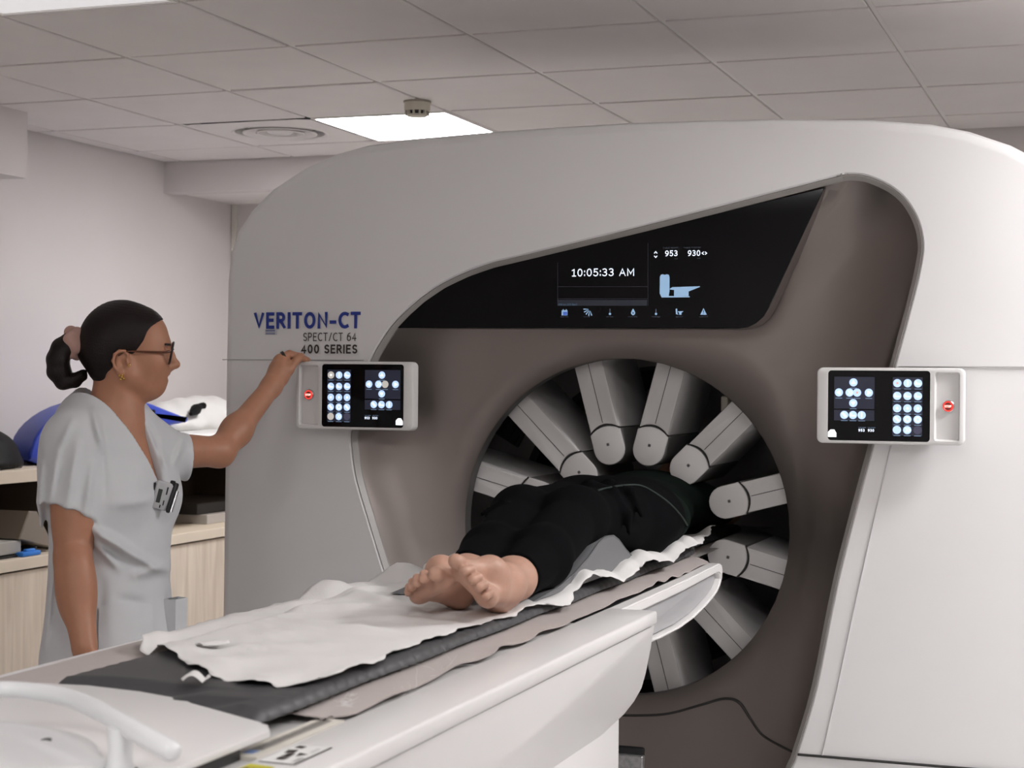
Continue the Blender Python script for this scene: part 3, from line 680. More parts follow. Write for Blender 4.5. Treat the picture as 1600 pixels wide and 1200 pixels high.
pl = at(462, 620, PY).x
control_panel(pl, at(550, 671.5, PY).z, False, 'control panel with lit touch screen under the woman\'s raised hand', 0)
control_panel(at(1276, 630, PY).x, at(1380, 694, PY).z, True, 'control panel with lit touch screen on the scanner\'s right flank', 0)

# ------------------------------------------------------------------ the patient table
TC = -1.185
tab = thing('patient_table', (TC, 2.3, 0), 'long white patient table reaching from the photo\'s bottom left corner into the scanner', 'scanner table')
XR, XL = -.83, -1.54; TZ = .945; YN = 1.02; YE = 3.097
# upper frame: two shoulders with a rolled edge, deck between
def shoulder(x_out, x_in, name):
    s = 1 if x_out > x_in else -1
    prof = [(x_in, .90), (x_in, .944), (x_in + s * .002, TZ), (x_out - s * .0055, TZ), (x_out - s * .0025, TZ - .0009), (x_out - s * .0008, TZ - .0028), (x_out, TZ - .0055), (x_out, TZ - .022), (x_out - s * .004, TZ - .026), (x_out - s * .02, TZ - .027), (x_out - s * .02, .90)]
    bm = bmesh.new()
    rows = [[bm.verts.new((x, y, z)) for x, z in prof] for y in (YN, 1.5, 2, 2.5, 3.0, YE - .006, YE)]
    for v in rows[-1]: v.co.x += -s * .002 if abs(v.co.x - x_out) < .03 else 0; v.co.z -= .002 if v.co.z > .93 else 0
    for A, B in zip(rows, rows[1:]):
        n = len(A)
        for i in range(n): bm.faces.new((A[i], A[(i + 1) % n], B[(i + 1) % n], B[i]))
    bm.faces.new(rows[0]); bm.faces.new(rows[-1][::-1]); bmesh.ops.recalc_face_normals(bm, faces=bm.faces[:])
    return obj(name, bm, TWHITE, tab, 50)
shoulder(XR, -.928, 'side_shoulder'); shoulder(XL, -1.500, 'side_shoulder')
bm = bmesh.new(); box(bm, (-1.500, YN, .88), (-.928, 3.30, .941)); obj('deck', bm, mat('deck_white', (.62, .61, .60), .4), tab, None)
# fairing below the shoulders
def hullx(z): return XR - .008 - max(0, .915 - z) * .42       # the side leans inwards below the shoulder
side = [(YN, .919)]
for a_, b_ in ((1023, 975), (1021, 990), (1018, 1010), (1010, 1050), (1003, 1075), (990, 1098), (975, 1117)):
    x = XR
    for k in range(8): p_ = atx(a_, b_, x); x = hullx(p_.z)
    side.append((p_.y, min(.919, p_.z)))
yb_, zb_ = side[-1]
side += [(yb_ - .26, zb_ - .035), (2.2, zb_ - .08), (1.6, zb_ - .12), (YN, zb_ - .14)]
bm = bmesh.new(); prism(bm, side, 'x', XL + .008, XR - .008, .003, 2)
for v in bm.verts: v.co.x += (-1 if v.co.x > TC else 1) * max(0, .915 - v.co.z) * .42
obj('body_fairing', bm, TWHITE, tab, 40)
bm = bmesh.new(); box(bm, (XL + .007, YN, .9165), (XR - .0068, YE - .02, .9215)); obj('seam_shadow_gap', bm, mat('gap_grey', (.16, .155, .15), .7), tab, None)
bm = bmesh.new(); prism(bm, [(1.55, .05), (yb_ - .004, .05), (yb_ - .004, .80), (2.6, .80), (1.55, .70)], 'x', XL + .10, XR - .095, .01, 2); obj('column', bm, TWHITE, tab, 40)
bm = bmesh.new(); prism(bm, [(1.45, 0), (2.98, 0), (2.93, .07), (1.5, .07)], 'x', XL + .02, XR - .01, .01, 2); obj('foot_plate', bm, mat('foot_grey', (.3, .3, .3), .5), tab, 40)
# nose that carries the cradle into the bore
no = [(2.9, .942), (3.30, .9425), (3.60, .9435), (3.885, .947), (3.945, .948), (3.968, .944), (3.978, .930), (3.972, .908), (3.955, .893), (3.925, .880), (3.87, .869), (3.80, .859), (3.70, .848), (3.57, .842), (3.405, .843), (3.2, .85), (2.9, .86)]
ni = [(2.9, .920), (3.30, .921), (3.60, .922), (3.87, .927), (3.918, .928), (3.940, .926), (3.957, .920), (3.959, .909), (3.943, .897), (3.914, .8855), (3.862, .875), (3.795, .8655), (3.695, .855), (3.57, .849), (3.405, .850), (3.2, .857), (2.9, .867)]
XNR, XNL = -.904, -1.466
bm = bmesh.new(); ring(bm, no, ni, 'x', XNR - .03, XNR); ring(bm, no, ni, 'x', XNL, XNL + .03)
es = [e for e in bm.edges if len(e.link_faces) == 2 and e.calc_face_angle() > 1.2]
bmesh.ops.bevel(bm, geom=es, offset=.003, segments=2, affect='EDGES'); obj('nose_rim', bm, TWHITE, tab, 50)
mid = [(a * .82 + b * .18) for a, b in zip([v for p in ni for v in p], [v for p in no for v in p])]
g = offset_loop(ni, .0025)
bm = bmesh.new(); prism(bm, no[:4] + [(3.93, .940), (3.95, .93), (3.945, .908)] + no[8:], 'x', XNL + .03, XNR - .028); obj('nose_core', bm, BLACK, tab, None)
bm = bmesh.new(); prism(bm, [(y, z) for y, z in g], 'x', XNL + .012, XNR - .014, .002, 2); obj('nose_panel', bm, TGREY, tab, 50)
# cradle (thin pallet) that slides on into the bore
bm = bmesh.new(); prism(bm, [(-.22, 0), (.22, 0), (.245, .02), (.24, .026), (-.24, .026), (-.245, .02)], 'z', 0, 1)
bmesh.ops.delete(bm, geom=bm.verts[:], context='VERTS')
prof = [(TC - .185, .942), (TC + .185, .942), (TC + .2, .950), (TC - .2, .950)]
A = [bm.verts.new((x, 2.05, z)) for x, z in prof]; B = [bm.verts.new((x, 5.0, z)) for x, z in prof]
bm.faces.new(A); bm.faces.new(B[::-1]); bridge(bm, A, B); bmesh.ops.recalc_face_normals(bm, faces=bm.faces[:]); obj('cradle', bm, mat('cradle_grey', (.35, .34, .33), .5), tab, None)
# cover plate at the near end
pz = .968
pl_ = [(atz(a_, b_, pz).x, atz(a_, b_, pz).y) for a_, b_ in ((422, 1141), (419, 1132), (405, 1127), (300, 1098), (288, 1092), (220, 1080), (140, 1070.5), (60, 1066.5), (0, 1067.5), (-60, 1074))]
xe = pl_[0][0] - .004; pl_ = pl_ + [(-1.47, YN), (xe, YN)]
bm = bmesh.new(); prism(bm, pl_, 'z', pz - .009, pz, .002, 2); obj('cover_plate', bm, TWHITE, tab, 40)
bm = bmesh.new(); box(bm, (-1.45, YN, .941), (xe - .010, 1.70, pz - .0095)); obj('gap_strip', bm, BLACK, tab, None)
# ruler, warning label and yellow sticker on the shoulder
zt = TZ + .0006
bm = bmesh.new()
def flatz(pts, z, mi=0):
    f = bm.faces.new([bm.verts.new((x, y, z)) for x, y in pts]); f.normal_update()
    if f.normal.z < 0: f.normal_flip()
    f.material_index = mi
bm2 = bm
flatz([(-.957, 1.735), (-.940, 1.735), (-.940, 1.92), (-.957, 1.92)], TZ + .0012, 0)
for k in range(37):
    y = 1.738 + k * .005; w_ = .013 if k % 5 == 0 else (.009 if k % 2 == 0 else .006)
    flatz([(-.9445 - w_, y), (-.9445, y), (-.9445, y + .0012), (-.9445 - w_, y + .0012)] if k % 5 else [(-.956, y), (-.942, y), (-.942, y + .0014), (-.956, y + .0014)], TZ + .0016, 1)
flatz([(-.956, 1.715), (-.942, 1.715), (-.942, 1.733), (-.956, 1.733)], TZ + .0012, 2)
obj('ruler_strip', bm, [mat('ruler_grey', (.36, .34, .31), .5), mat('ruler_ink', (.16, .15, .14), .5), mat('ruler_blue', (.22, .33, .62), .5)], tab, None)
bm = bmesh.new(); box(bm, (-.966, 1.70, .941), (-.929, 1.93, TZ + .001)); obj('rail_strip', bm, mat('rail_cream', (.70, .67, .60), .5), tab, None)
lx0, lx1, ly0, ly1 = -.919, -.872, 1.685, 1.782
bm = bmesh.new(); flatz([(lx0, ly0), (lx1, ly0), (lx1, ly1), (lx0, ly1)], zt, 1); e_ = .0016
flatz([(lx0 + e_ / 2, ly0 + e_), (lx1 - e_ * 1.6, ly0 + e_), (lx1 - e_ * 1.6, ly1 - e_), (lx0 + e_ / 2, ly1 - e_)], zt + .0004, 0)
# pictogram: lying figure on a table, warning triangle, load text
flatz([(-.905, 1.70), (-.895, 1.70), (-.893, 1.712), (-.906, 1.712)], zt + .0008, 1); flatz([(-.906, 1.714), (-.895, 1.714), (-.897, 1.735), (-.905, 1.733)], zt + .0008, 1); flatz([(-.911, 1.732), (-.900, 1.737), (-.902, 1.752), (-.914, 1.75)], zt + .0008, 1); flatz([(-.913, 1.762), (-.902, 1.760), (-.901, 1.772), (-.912, 1.774)], zt + .0008, 1)
flatz([(-.890, 1.722), (-.881, 1.735), (-.894, 1.740)], zt + .0008, 1)
Mx = Matrix(((0, 1, 0, -.884 - .0), (1, 0, 0, 0), (0, 0, -1, zt + .001), (0, 0, 0, 1)))
textmesh(bm, '220KG', 1.694, 1.717, -.0, .006, 0, 1, .14, mx=Matrix(((0, -1, 0, -.876), (1, 0, 0, 0), (0, 0, 1, zt + .0008), (0, 0, 0, 1))))
textmesh(bm, '485LB', 1.744, 1.766, -.0, .005, 0, 2, .14, mx=Matrix(((0, -1, 0, -.880), (1, 0, 0, 0), (0, 0, 1, zt + .0008), (0, 0, 0, 1))))
obj('warning_label', bm, [mat('label_white', (.78, .78, .76), .5), INK, mat('label_grey_ink', (.3, .3, .3), .5)], tab, None)
bm = bmesh.new(); flatz([(-.922, 1.60), (-.886, 1.60), (-.888, 1.668), (-.922, 1.672)], zt, 0); flatz([(-.918, 1.61), (-.892, 1.61), (-.892, 1.655), (-.918, 1.655)], zt + .0004, 1)
textmesh(bm, 'CT', 1.632, 1.652, 0, .012, 0, 0, .2, mx=Matrix(((0, -1, 0, -.898), (1, 0, 0, 0), (0, 0, 1, zt + .0008), (0, 0, 0, 1))))
obj('yellow_sticker', bm, [mat('sticker_yellow', (.55, .50, .03), .5), mat('sticker_ochre', (.16, .14, .03), .5)], tab, None)
# near-end console with a long grab handle
HZ = 1.019
def hz(a, b, z): q = atz(a, b, z); return (q.x, q.y, z)
hp = [hz(-190, 1098, HZ), hz(-80, 1083, HZ), hz(0, 1077, HZ), hz(60, 1081, HZ), hz(110, 1091, HZ), hz(150, 1108, HZ), hz(190, 1130, HZ - .003), hz(225, 1150, HZ - .008), hz(255, 1167, HZ - .014), hz(276, 1178, HZ - .018)]
hp = smooth_loop(hp, 5, False); m_ = len(hp)
rr = [.0088 + .0028 * (i / m_) for i in range(m_)]; rr[-1] *= .35; rr[-2] *= .72; rr[-3] *= .9
bm = bmesh.new(); tube(bm, hp, rr, 16, squash=(1, 1)); hd = obj('grab_handle', bm, mat('handle_white', (.74, .75, .76), .3), tab, 60)
pp = hz(188, 1178, .985); bm = bmesh.new(); lathe(bm, [(.0, 0), (.0165, 0), (.0135, .008), (.0125, .02), (.014, .045), (0, .047)], (pp[0], pp[1], pz), n=24); obj('handle_post', bm, mat('post_white', (.72, .73, .74), .3), tab, 60)
bm = bmesh.new(); lathe(bm, [(0, 0), (.0185, 0), (.0185, .002), (.0165, .003), (0, .003)], (pp[0], pp[1], pz - .001), n=24); obj('post_socket', bm, BLACK, tab, 40)
c0 = [hz(-120, 1120, 1.0), hz(0, 1125, 1.0), hz(70, 1136, 1.0), hz(130, 1152, .995), hz(150, 1170, .988)]
# console: swept hump below the handle
ol_ = [hz(a_, b_, .98)[:2] for a_, b_ in ((-150, 1112), (-60, 1116), (0, 1119), (70, 1128), (120, 1138), (150, 1150), (158, 1166), (150, 1190))] + [(-1.10, 1.30), (-1.10, YN + .02), (-1.45, YN + .02)]
ol_ = smooth_loop(ol_, 5)
bm = bmesh.new(); levels = [(0, pz - .001), (.002, pz + .004), (.006, pz + .008), (.014, pz + .010), (.03, pz + .011)]
vl = [[bm.verts.new((x, y, z)) for x, y in (offset_loop(ol_, d) if d else ol_)] for d, z in levels]
for A, B in zip(vl, vl[1:]): bridge(bm, A, B)
bm.faces.new(vl[-1]); bmesh.ops.recalc_face_normals(bm, faces=bm.faces[:]); obj('end_console', bm, mat('console_cast', (.70, .70, .70), .3), tab, 60)
q_ = hz(72, 1157, pz + .011); bm = bmesh.new(); lathe(bm, [(0, .0), (.0065, 0), (.0065, .002), (.0, .0015)], (q_[0], q_[1], pz + .0095), (0, -.25, 1), 20); obj('console_hole', bm, mat('hole_dark', (.1, .1, .1), .5), tab)

# ------------------------------------------------------------------ liner, mattress, paper, wedge
def wob(i, f, a, p=0): return a * math.sin(i * f + p) + a * .6 * math.sin(i * f * 2.37 + p * 1.7 + 1)
def sheet(name, rows, m, th, parent=None, smooth=60):
    """rows: lists of points across; a thin closed skin of the given thickness"""
    bm = bmesh.new(); T_ = [[bm.verts.new(p) for p in r] for r in rows]; B_ = [[bm.verts.new((p[0], p[1], p[2] - th)) for p in r] for r in rows]
    R_, Q_ = len(rows), len(rows[0])
    for i in range(R_ - 1):
        for j in range(Q_ - 1):
            bm.faces.new((T_[i][j], T_[i][j + 1], T_[i + 1][j + 1], T_[i + 1][j])); bm.faces.new((B_[i][j], B_[i + 1][j], B_[i + 1][j + 1], B_[i][j + 1]))
    for i in range(R_ - 1):
        for j in (0, Q_ - 1): bm.faces.new((T_[i][j], T_[i + 1][j], B_[i + 1][j], B_[i][j]))
    for j in range(Q_ - 1):
        for i in (0, R_ - 1): bm.faces.new((T_[i][j], B_[i][j], B_[i][j + 1], T_[i][j + 1]))
    bmesh.ops.recalc_face_normals(bm, faces=bm.faces[:])
    return obj(name, bm, m, parent, smooth, origin=rows[len(rows) // 2][len(rows[0]) // 2] if parent is None else None)
def cl(x, lo=0., hi=1.): return max(lo, min(hi, x))
def sst(a, b, x):
    t = cl((x - a) / (b - a)); return t * t * (3 - 2 * t)
# beige liner under the mattress
ys = np.linspace(1.915, 4.75, 150); rows = []
for i, y in enumerate(ys):
    xr = -.932 + .0025 * math.sin(y * 21) + .004 * math.sin(y * 7 + 1) + (.010 * math.exp(-((y - 2.62) / .2) ** 2) * math.sin(y * 34)); 
    if y < 1.96: xr -= .03 * (1.96 - y) / .045
    xr -= .065 * sst(3.93, 4.12, y)
    xl = -1.500 + .002 * math.sin(y * 13)
    if y < 2.0: xl += .0 * (2.0 - y)
    sh_ = .065 * sst(3.93, 4.12, y); xx = [xl, xl + .02, -1.45, -1.40] + list(np.linspace(-1.3, -1.09, 4)) + [-.995 - sh_, -.975 - sh_, -.96 - sh_, -.948 - sh_, xr]
    lift = .003 * max(0, math.sin(y * 23 + .7) * math.sin(y * 5.1)) + .004 * math.exp(-((y - 3.55) / .18) ** 2) * (1 + math.sin(y * 60)) + .006 * math.exp(-((y - 2.55) / .25) ** 2) * abs(math.sin(y * 17))
    zz = [.9515, .9515, .9535, .953, .953, .953, .953, .953, .953, .9515 + lift * .3, .951 + lift * .2, .950 + lift * .5, .9482 + lift]
    rows.append([(a, y, b) for a, b in zip(xx, zz)])
liner = sheet('table_liner', rows, LINER, .0016)
tag(liner, 'beige cloth liner showing as a strip along both sides of the grey mattress', 'cloth liner')
# dark grey mattress with gathered sides
ys = np.linspace(1.80, 4.75, 260); MZ0, MZ1 = .9535, .977
pk = sorted([p for p in pl_[:10]]); pkx, pky = [p[0] for p in pk], [p[1] for p in pk]
bm = bmesh.new(); rows = []
for i, y in enumerate(ys):
    ga = .0022 * math.sin(y * 310) * (.5 + .5 * math.sin(y * 9)) + .0020 * math.sin(y * 193 + 1) + .002 * math.sin(y * 17)
    xr, xl = -.986 + ga - .04 * sst(4.0, 4.2, y), -1.352 - ga; e_ = .5 * (math.exp(-((y - 1.80) / .02) ** 2))
    prof = [(xl + .012, MZ0), (xl, MZ0 + .006), (xl + .002, MZ1 - .010), (xl + .012, MZ1 - .003), (xl + .04, MZ1), (-1.27, MZ1 + .001), (-1.2, MZ1 + .001), (-1.1, MZ1 + .001), (xr - .04, MZ1), (xr - .012, MZ1 - .003 + ga * .6), (xr - .002, MZ1 - .010), (xr, MZ0 + .006), (xr - .012, MZ0)]
    def rz(a, b):
        k_ = sst(-.004, .022, y - float(np.interp(a, pkx, pky))); lo_ = MZ0 + (b - MZ0) * .16; return lo_ + (b - lo_) * k_
    rows.append([bm.verts.new((a, y, rz(a, b))) for a, b in prof])
for A, B in zip(rows, rows[1:]): bridge(bm, A, B)
bm.faces.new(rows[0]); bm.faces.new(rows[-1][::-1]); bmesh.ops.recalc_face_normals(bm, faces=bm.faces[:])
mt = obj('table_mattress', bm, PADGREY, None, 60, origin=(TC, 2.8, MZ0)); tag(mt, 'long dark grey mattress on the patient table, mostly under white paper', 'mattress')
def vnoise(seed, n, fmax):
    rs = np.random.RandomState(seed); K = [(rs.uniform(-1, 1) * fmax, rs.uniform(-1, 1) * fmax, rs.uniform(0, 6.28), rs.uniform(.4, 1)) for _ in range(n)]
    return lambda x, y: sum(a * math.sin(kx * x + ky * y + p) for kx, ky, p, a in K) / (n ** .5)
n1 = vnoise(3, 9, 22); n2 = vnoise(5, 12, 60); n3 = vnoise(8, 12, 160)
def paper_z(x, y, s, t):
    z = MZ1 + .0045
    z += .0036 * n1(x, y) + .0022 * n2(x, y) + .0007 * n3(x, y)
    z -= .005 * math.exp(-((x + 1.05) ** 2 + (y - 2.73) ** 2) / .004)
    z = max(z, MZ1 + .0012)
    z -= .0215 * sst(-1.335, -1.40, x)                                   # sags past the mattress on the left
    z -= .016 * sst(-.992, -.955, x) * (1 - sst(2.98, 3.1, y))
    # crumpled flaps right of the patient and near the bore
    m = sst(-1.06, -1.0, x) * sst(2.95, 3.15, y)
    z += m * (.004 + .018 * abs(math.sin(y * 8.3 + x * 9)) ** 1.5 + .007 * abs(math.sin(y * 23 + x * 30))) - m * .012 * sst(-.985, -.95, x)
    # folds on the left by the gantry
    m = sst(-1.36, -1.44, x) * sst(2.75, 2.9, y)
    z += m * (.022 * abs(math.sin(y * 11 + .4)) + .006 * math.sin(y * 37))
    # ridges where it was pulled
    for (ax, ay, bx_, by_, h, w_) in ((-1.40, 2.60, -1.18, 2.66, .010, .018), (-1.36, 2.86, -1.12, 2.62, .010, .022), (-1.30, 2.48, -1.05, 2.40, .006, .02), (-1.22, 2.55, -1.02, 2.56, .007, .016), (-1.45, 2.75, -1.30, 2.95, .014, .02)):
        dx, dy = bx_ - ax, by_ - ay; u = cl(((x - ax) * dx + (y - ay) * dy) / (dx * dx + dy * dy)); d = math.hypot(x - ax - u * dx, y - ay - u * dy)
        z += h * math.exp(-(d / w_) ** 2) * math.sin(PI * cl(.08 + .84 * u))
    # the torn near edge lifts a little; its left end is folded over
    z += .004 * math.exp(-t * 40) * (1 + math.sin(s * 26))
    z += .009 * math.exp(-((s - .05) / .05) ** 2) * math.exp(-t * 10) + .004 * math.exp(-((t - .022) / .012) ** 2) * (1 - sst(.5, .8, s))
    return z
nearp = [(0, -1.468, 2.300), (.12, -1.41, 2.215), (.30, -1.30, 2.105), (.5, -1.19, 2.005), (.66, -1.12, 1.956), (.8, -1.06, 1.940), (.92, -1.022, 1.950), (1, -.992, 1.985)]
LXY = ([2.28, 2.45, 2.6, 2.8, 2.9, 3.05, 3.2, 3.4, 4.3], [-1.468, -1.485, -1.49, -1.485, -1.465, -1.445, -1.455, -1.45, -1.44])
RXY = ([1.98, 2.1, 2.3, 2.45, 2.6, 2.86, 2.93, 3.03, 3.2, 3.4, 3.6, 3.9, 4.1, 4.3], [-.992, -.990, -1.004, -1.0, -.992, -.984, -.962, -.978, -.962, -.953, -.950, -.953, -.975, -1.005])
rows = []
NT, NS = 300, 110
for i in range(NT):
    t = i / (NT - 1); r = []
    for j in range(NS):
        s = j / (NS - 1)
        nx = np.interp(s, [p[0] for p in nearp], [p[1] for p in nearp]); ny = np.interp(s, [p[0] for p in nearp], [p[2] for p in nearp])
        y = ny * (1 - t) + 4.32 * t
        xl = np.interp(y, *LXY) if y > 2.28 else nx; xr = np.interp(y, *RXY)
        s0 = (nx + 1.468) / (.992 - 1.468) * -1; b = sst(0, .22, t)
        xf = xl + (xr - xl) * s if y > 2.28 else nx
        x = nx * (1 - b) + (np.interp(y, *LXY) * (1 - s) + xr * s) * b
        e_ = .003 * math.sin(y * 47) + .003 * math.sin(y * 21 + 1) + .0015 * math.sin(y * 130)
        if j in (0, NS - 1): x += e_
        if i == 0: y += .004 * math.sin(s * 40) + .003 * math.sin(s * 90 + 1)
        r.append((x, y, paper_z(x, y, s, t)))
    rows.append(r)
pp_ = sheet('paper_sheet', rows, PAPER, .0006, None, 180); tag(pp_, 'crumpled white disposable paper sheet spread over the grey mattress', 'paper sheet')
# scraps of torn paper and lint
def scrap(name, c, sx, sy, lift, seed, label, m=PAPER, grp=None, rot=0):
    f = vnoise(seed, 6, 90); rows = []
    for i in range(14):
        r = []
        for j in range(10):
            u, v = i / 13 - .5, j / 9 - .5; x = u * sx * (1 - .5 * abs(v)); y = v * sy * (1 - .3 * abs(u))
            X = x * math.cos(rot) - y * math.sin(rot); Y = x * math.sin(rot) + y * math.cos(rot)
            r.append((c[0] + X, c[1] + Y, c[2] + .0015 + lift * abs(math.sin(u * 3.4 + seed)) + .22 * lift * (1 + f(x, y))))
        rows.append(r)
    return tag(sheet(name, rows, m, .0005, None, 180), label, 'paper scrap', grp)
c = atz(306, 1070, MZ1); scrap('paper_scrap', (c.x, c.y, MZ1 + .0015), .040, .030, .010, 2, 'small torn white paper scrap lying on the bare near end of the grey mattress', rot=.4)
c = atz(332, 1014, MZ1 + .006); scrap('paper_scrap', (c.x, c.y, MZ1 + .009), .035, .05, .006, 4, 'short strip of creased tape stuck on the white paper sheet', rot=-.6)
# lint: tangles of white fibre on the right edge
def lint(name, c, n, size, label, seed):
    rs = random.Random(seed); bm = bmesh.new()
    for k in range(n):
        p = Vector((rs.gauss(0, size[0] * .25), rs.gauss(0, size[1] * .25), abs(rs.gauss(0, size[2] * .2)))); d = Vector((rs.uniform(-1, 1), rs.uniform(-1, 1), rs.uniform(-.1, .5))).normalized(); pts = []
        for q in range(6):
            pts.append(Vector(c) + p); d = (d + Vector((rs.uniform(-.6, .6), rs.uniform(-.6, .6), rs.uniform(-.4, .35)))).normalized(); p = p + d * (max(size) * .08); p.z = max(p.z, .0006)
        tube(bm, pts, .00016, 4, cap=False)
    o = obj(name, bm, LINT, None, 180, origin=c); tag(o, label, 'lint', kind='stuff'); return o
LINT = mat('lint_white', (.8, .79, .78), .9)
c = atz(540, 1090, MZ1); lint('lint_tuft', (c.x, c.y, .966), 45, (.014, .02, .026), 'tuft of white lint clinging to the mattress edge near the ruler', 1)
c = atz(640, 1086, TZ); lint('lint_strands', (c.x, c.y, TZ + .001), 14, (.012, .09, .004), 'loose white fibres along the right edge of the beige liner', 2)
c = atz(700, 1048, TZ); lint('lint_strands', (c.x + .0, c.y, TZ + .001), 14, (.014, .10, .004), 'stray white fibres spread over the table shoulder beside the liner', 5)

# grey wedge under the knees
wp = [(2.86, .9815), (3.0, .992), (3.10, 1.008), (3.19, 1.030), (3.255, 1.052), (3.29, 1.060), (3.325, 1.062), (3.365, 1.060), (3.405, 1.048), (3.46, 1.022), (3.53, .995), (3.585, .9815)]
wed = thing('knee_wedge', (-1.19, 3.25, .9815), 'grey vinyl wedge cushion under the patient\'s knees', 'wedge cushion')
bm = bmesh.new(); rows = []
for x in (-1.285, -1.28, -1.26, -1.2, -1.1, -1.02, -1.004, -.998):
    e_ = .003 if x in (-1.285, -.998) else 0
    rows.append([bm.verts.new((x, y, z - e_ * (z > .985))) for y, z in wp])
for A, B in zip(rows, rows[1:]): bridge(bm, A, B)
bm.faces.new(rows[0]); bm.faces.new(rows[-1][::-1]); bmesh.ops.recalc_face_normals(bm, faces=bm.faces[:]); obj('cover', bm, WEDGE, wed, 50)
bm = bmesh.new(); tube(bm, [(-.9995, y, z - .001) for y, z in wp], .0022, 6); tube(bm, [(-.998, y, z) for y, z in ((3.10, 1.006), (3.075, .994), (3.06, .9815))], .0015, 6); obj('piping', bm, mat('piping_grey', (.12, .122, .126), .5), wed)

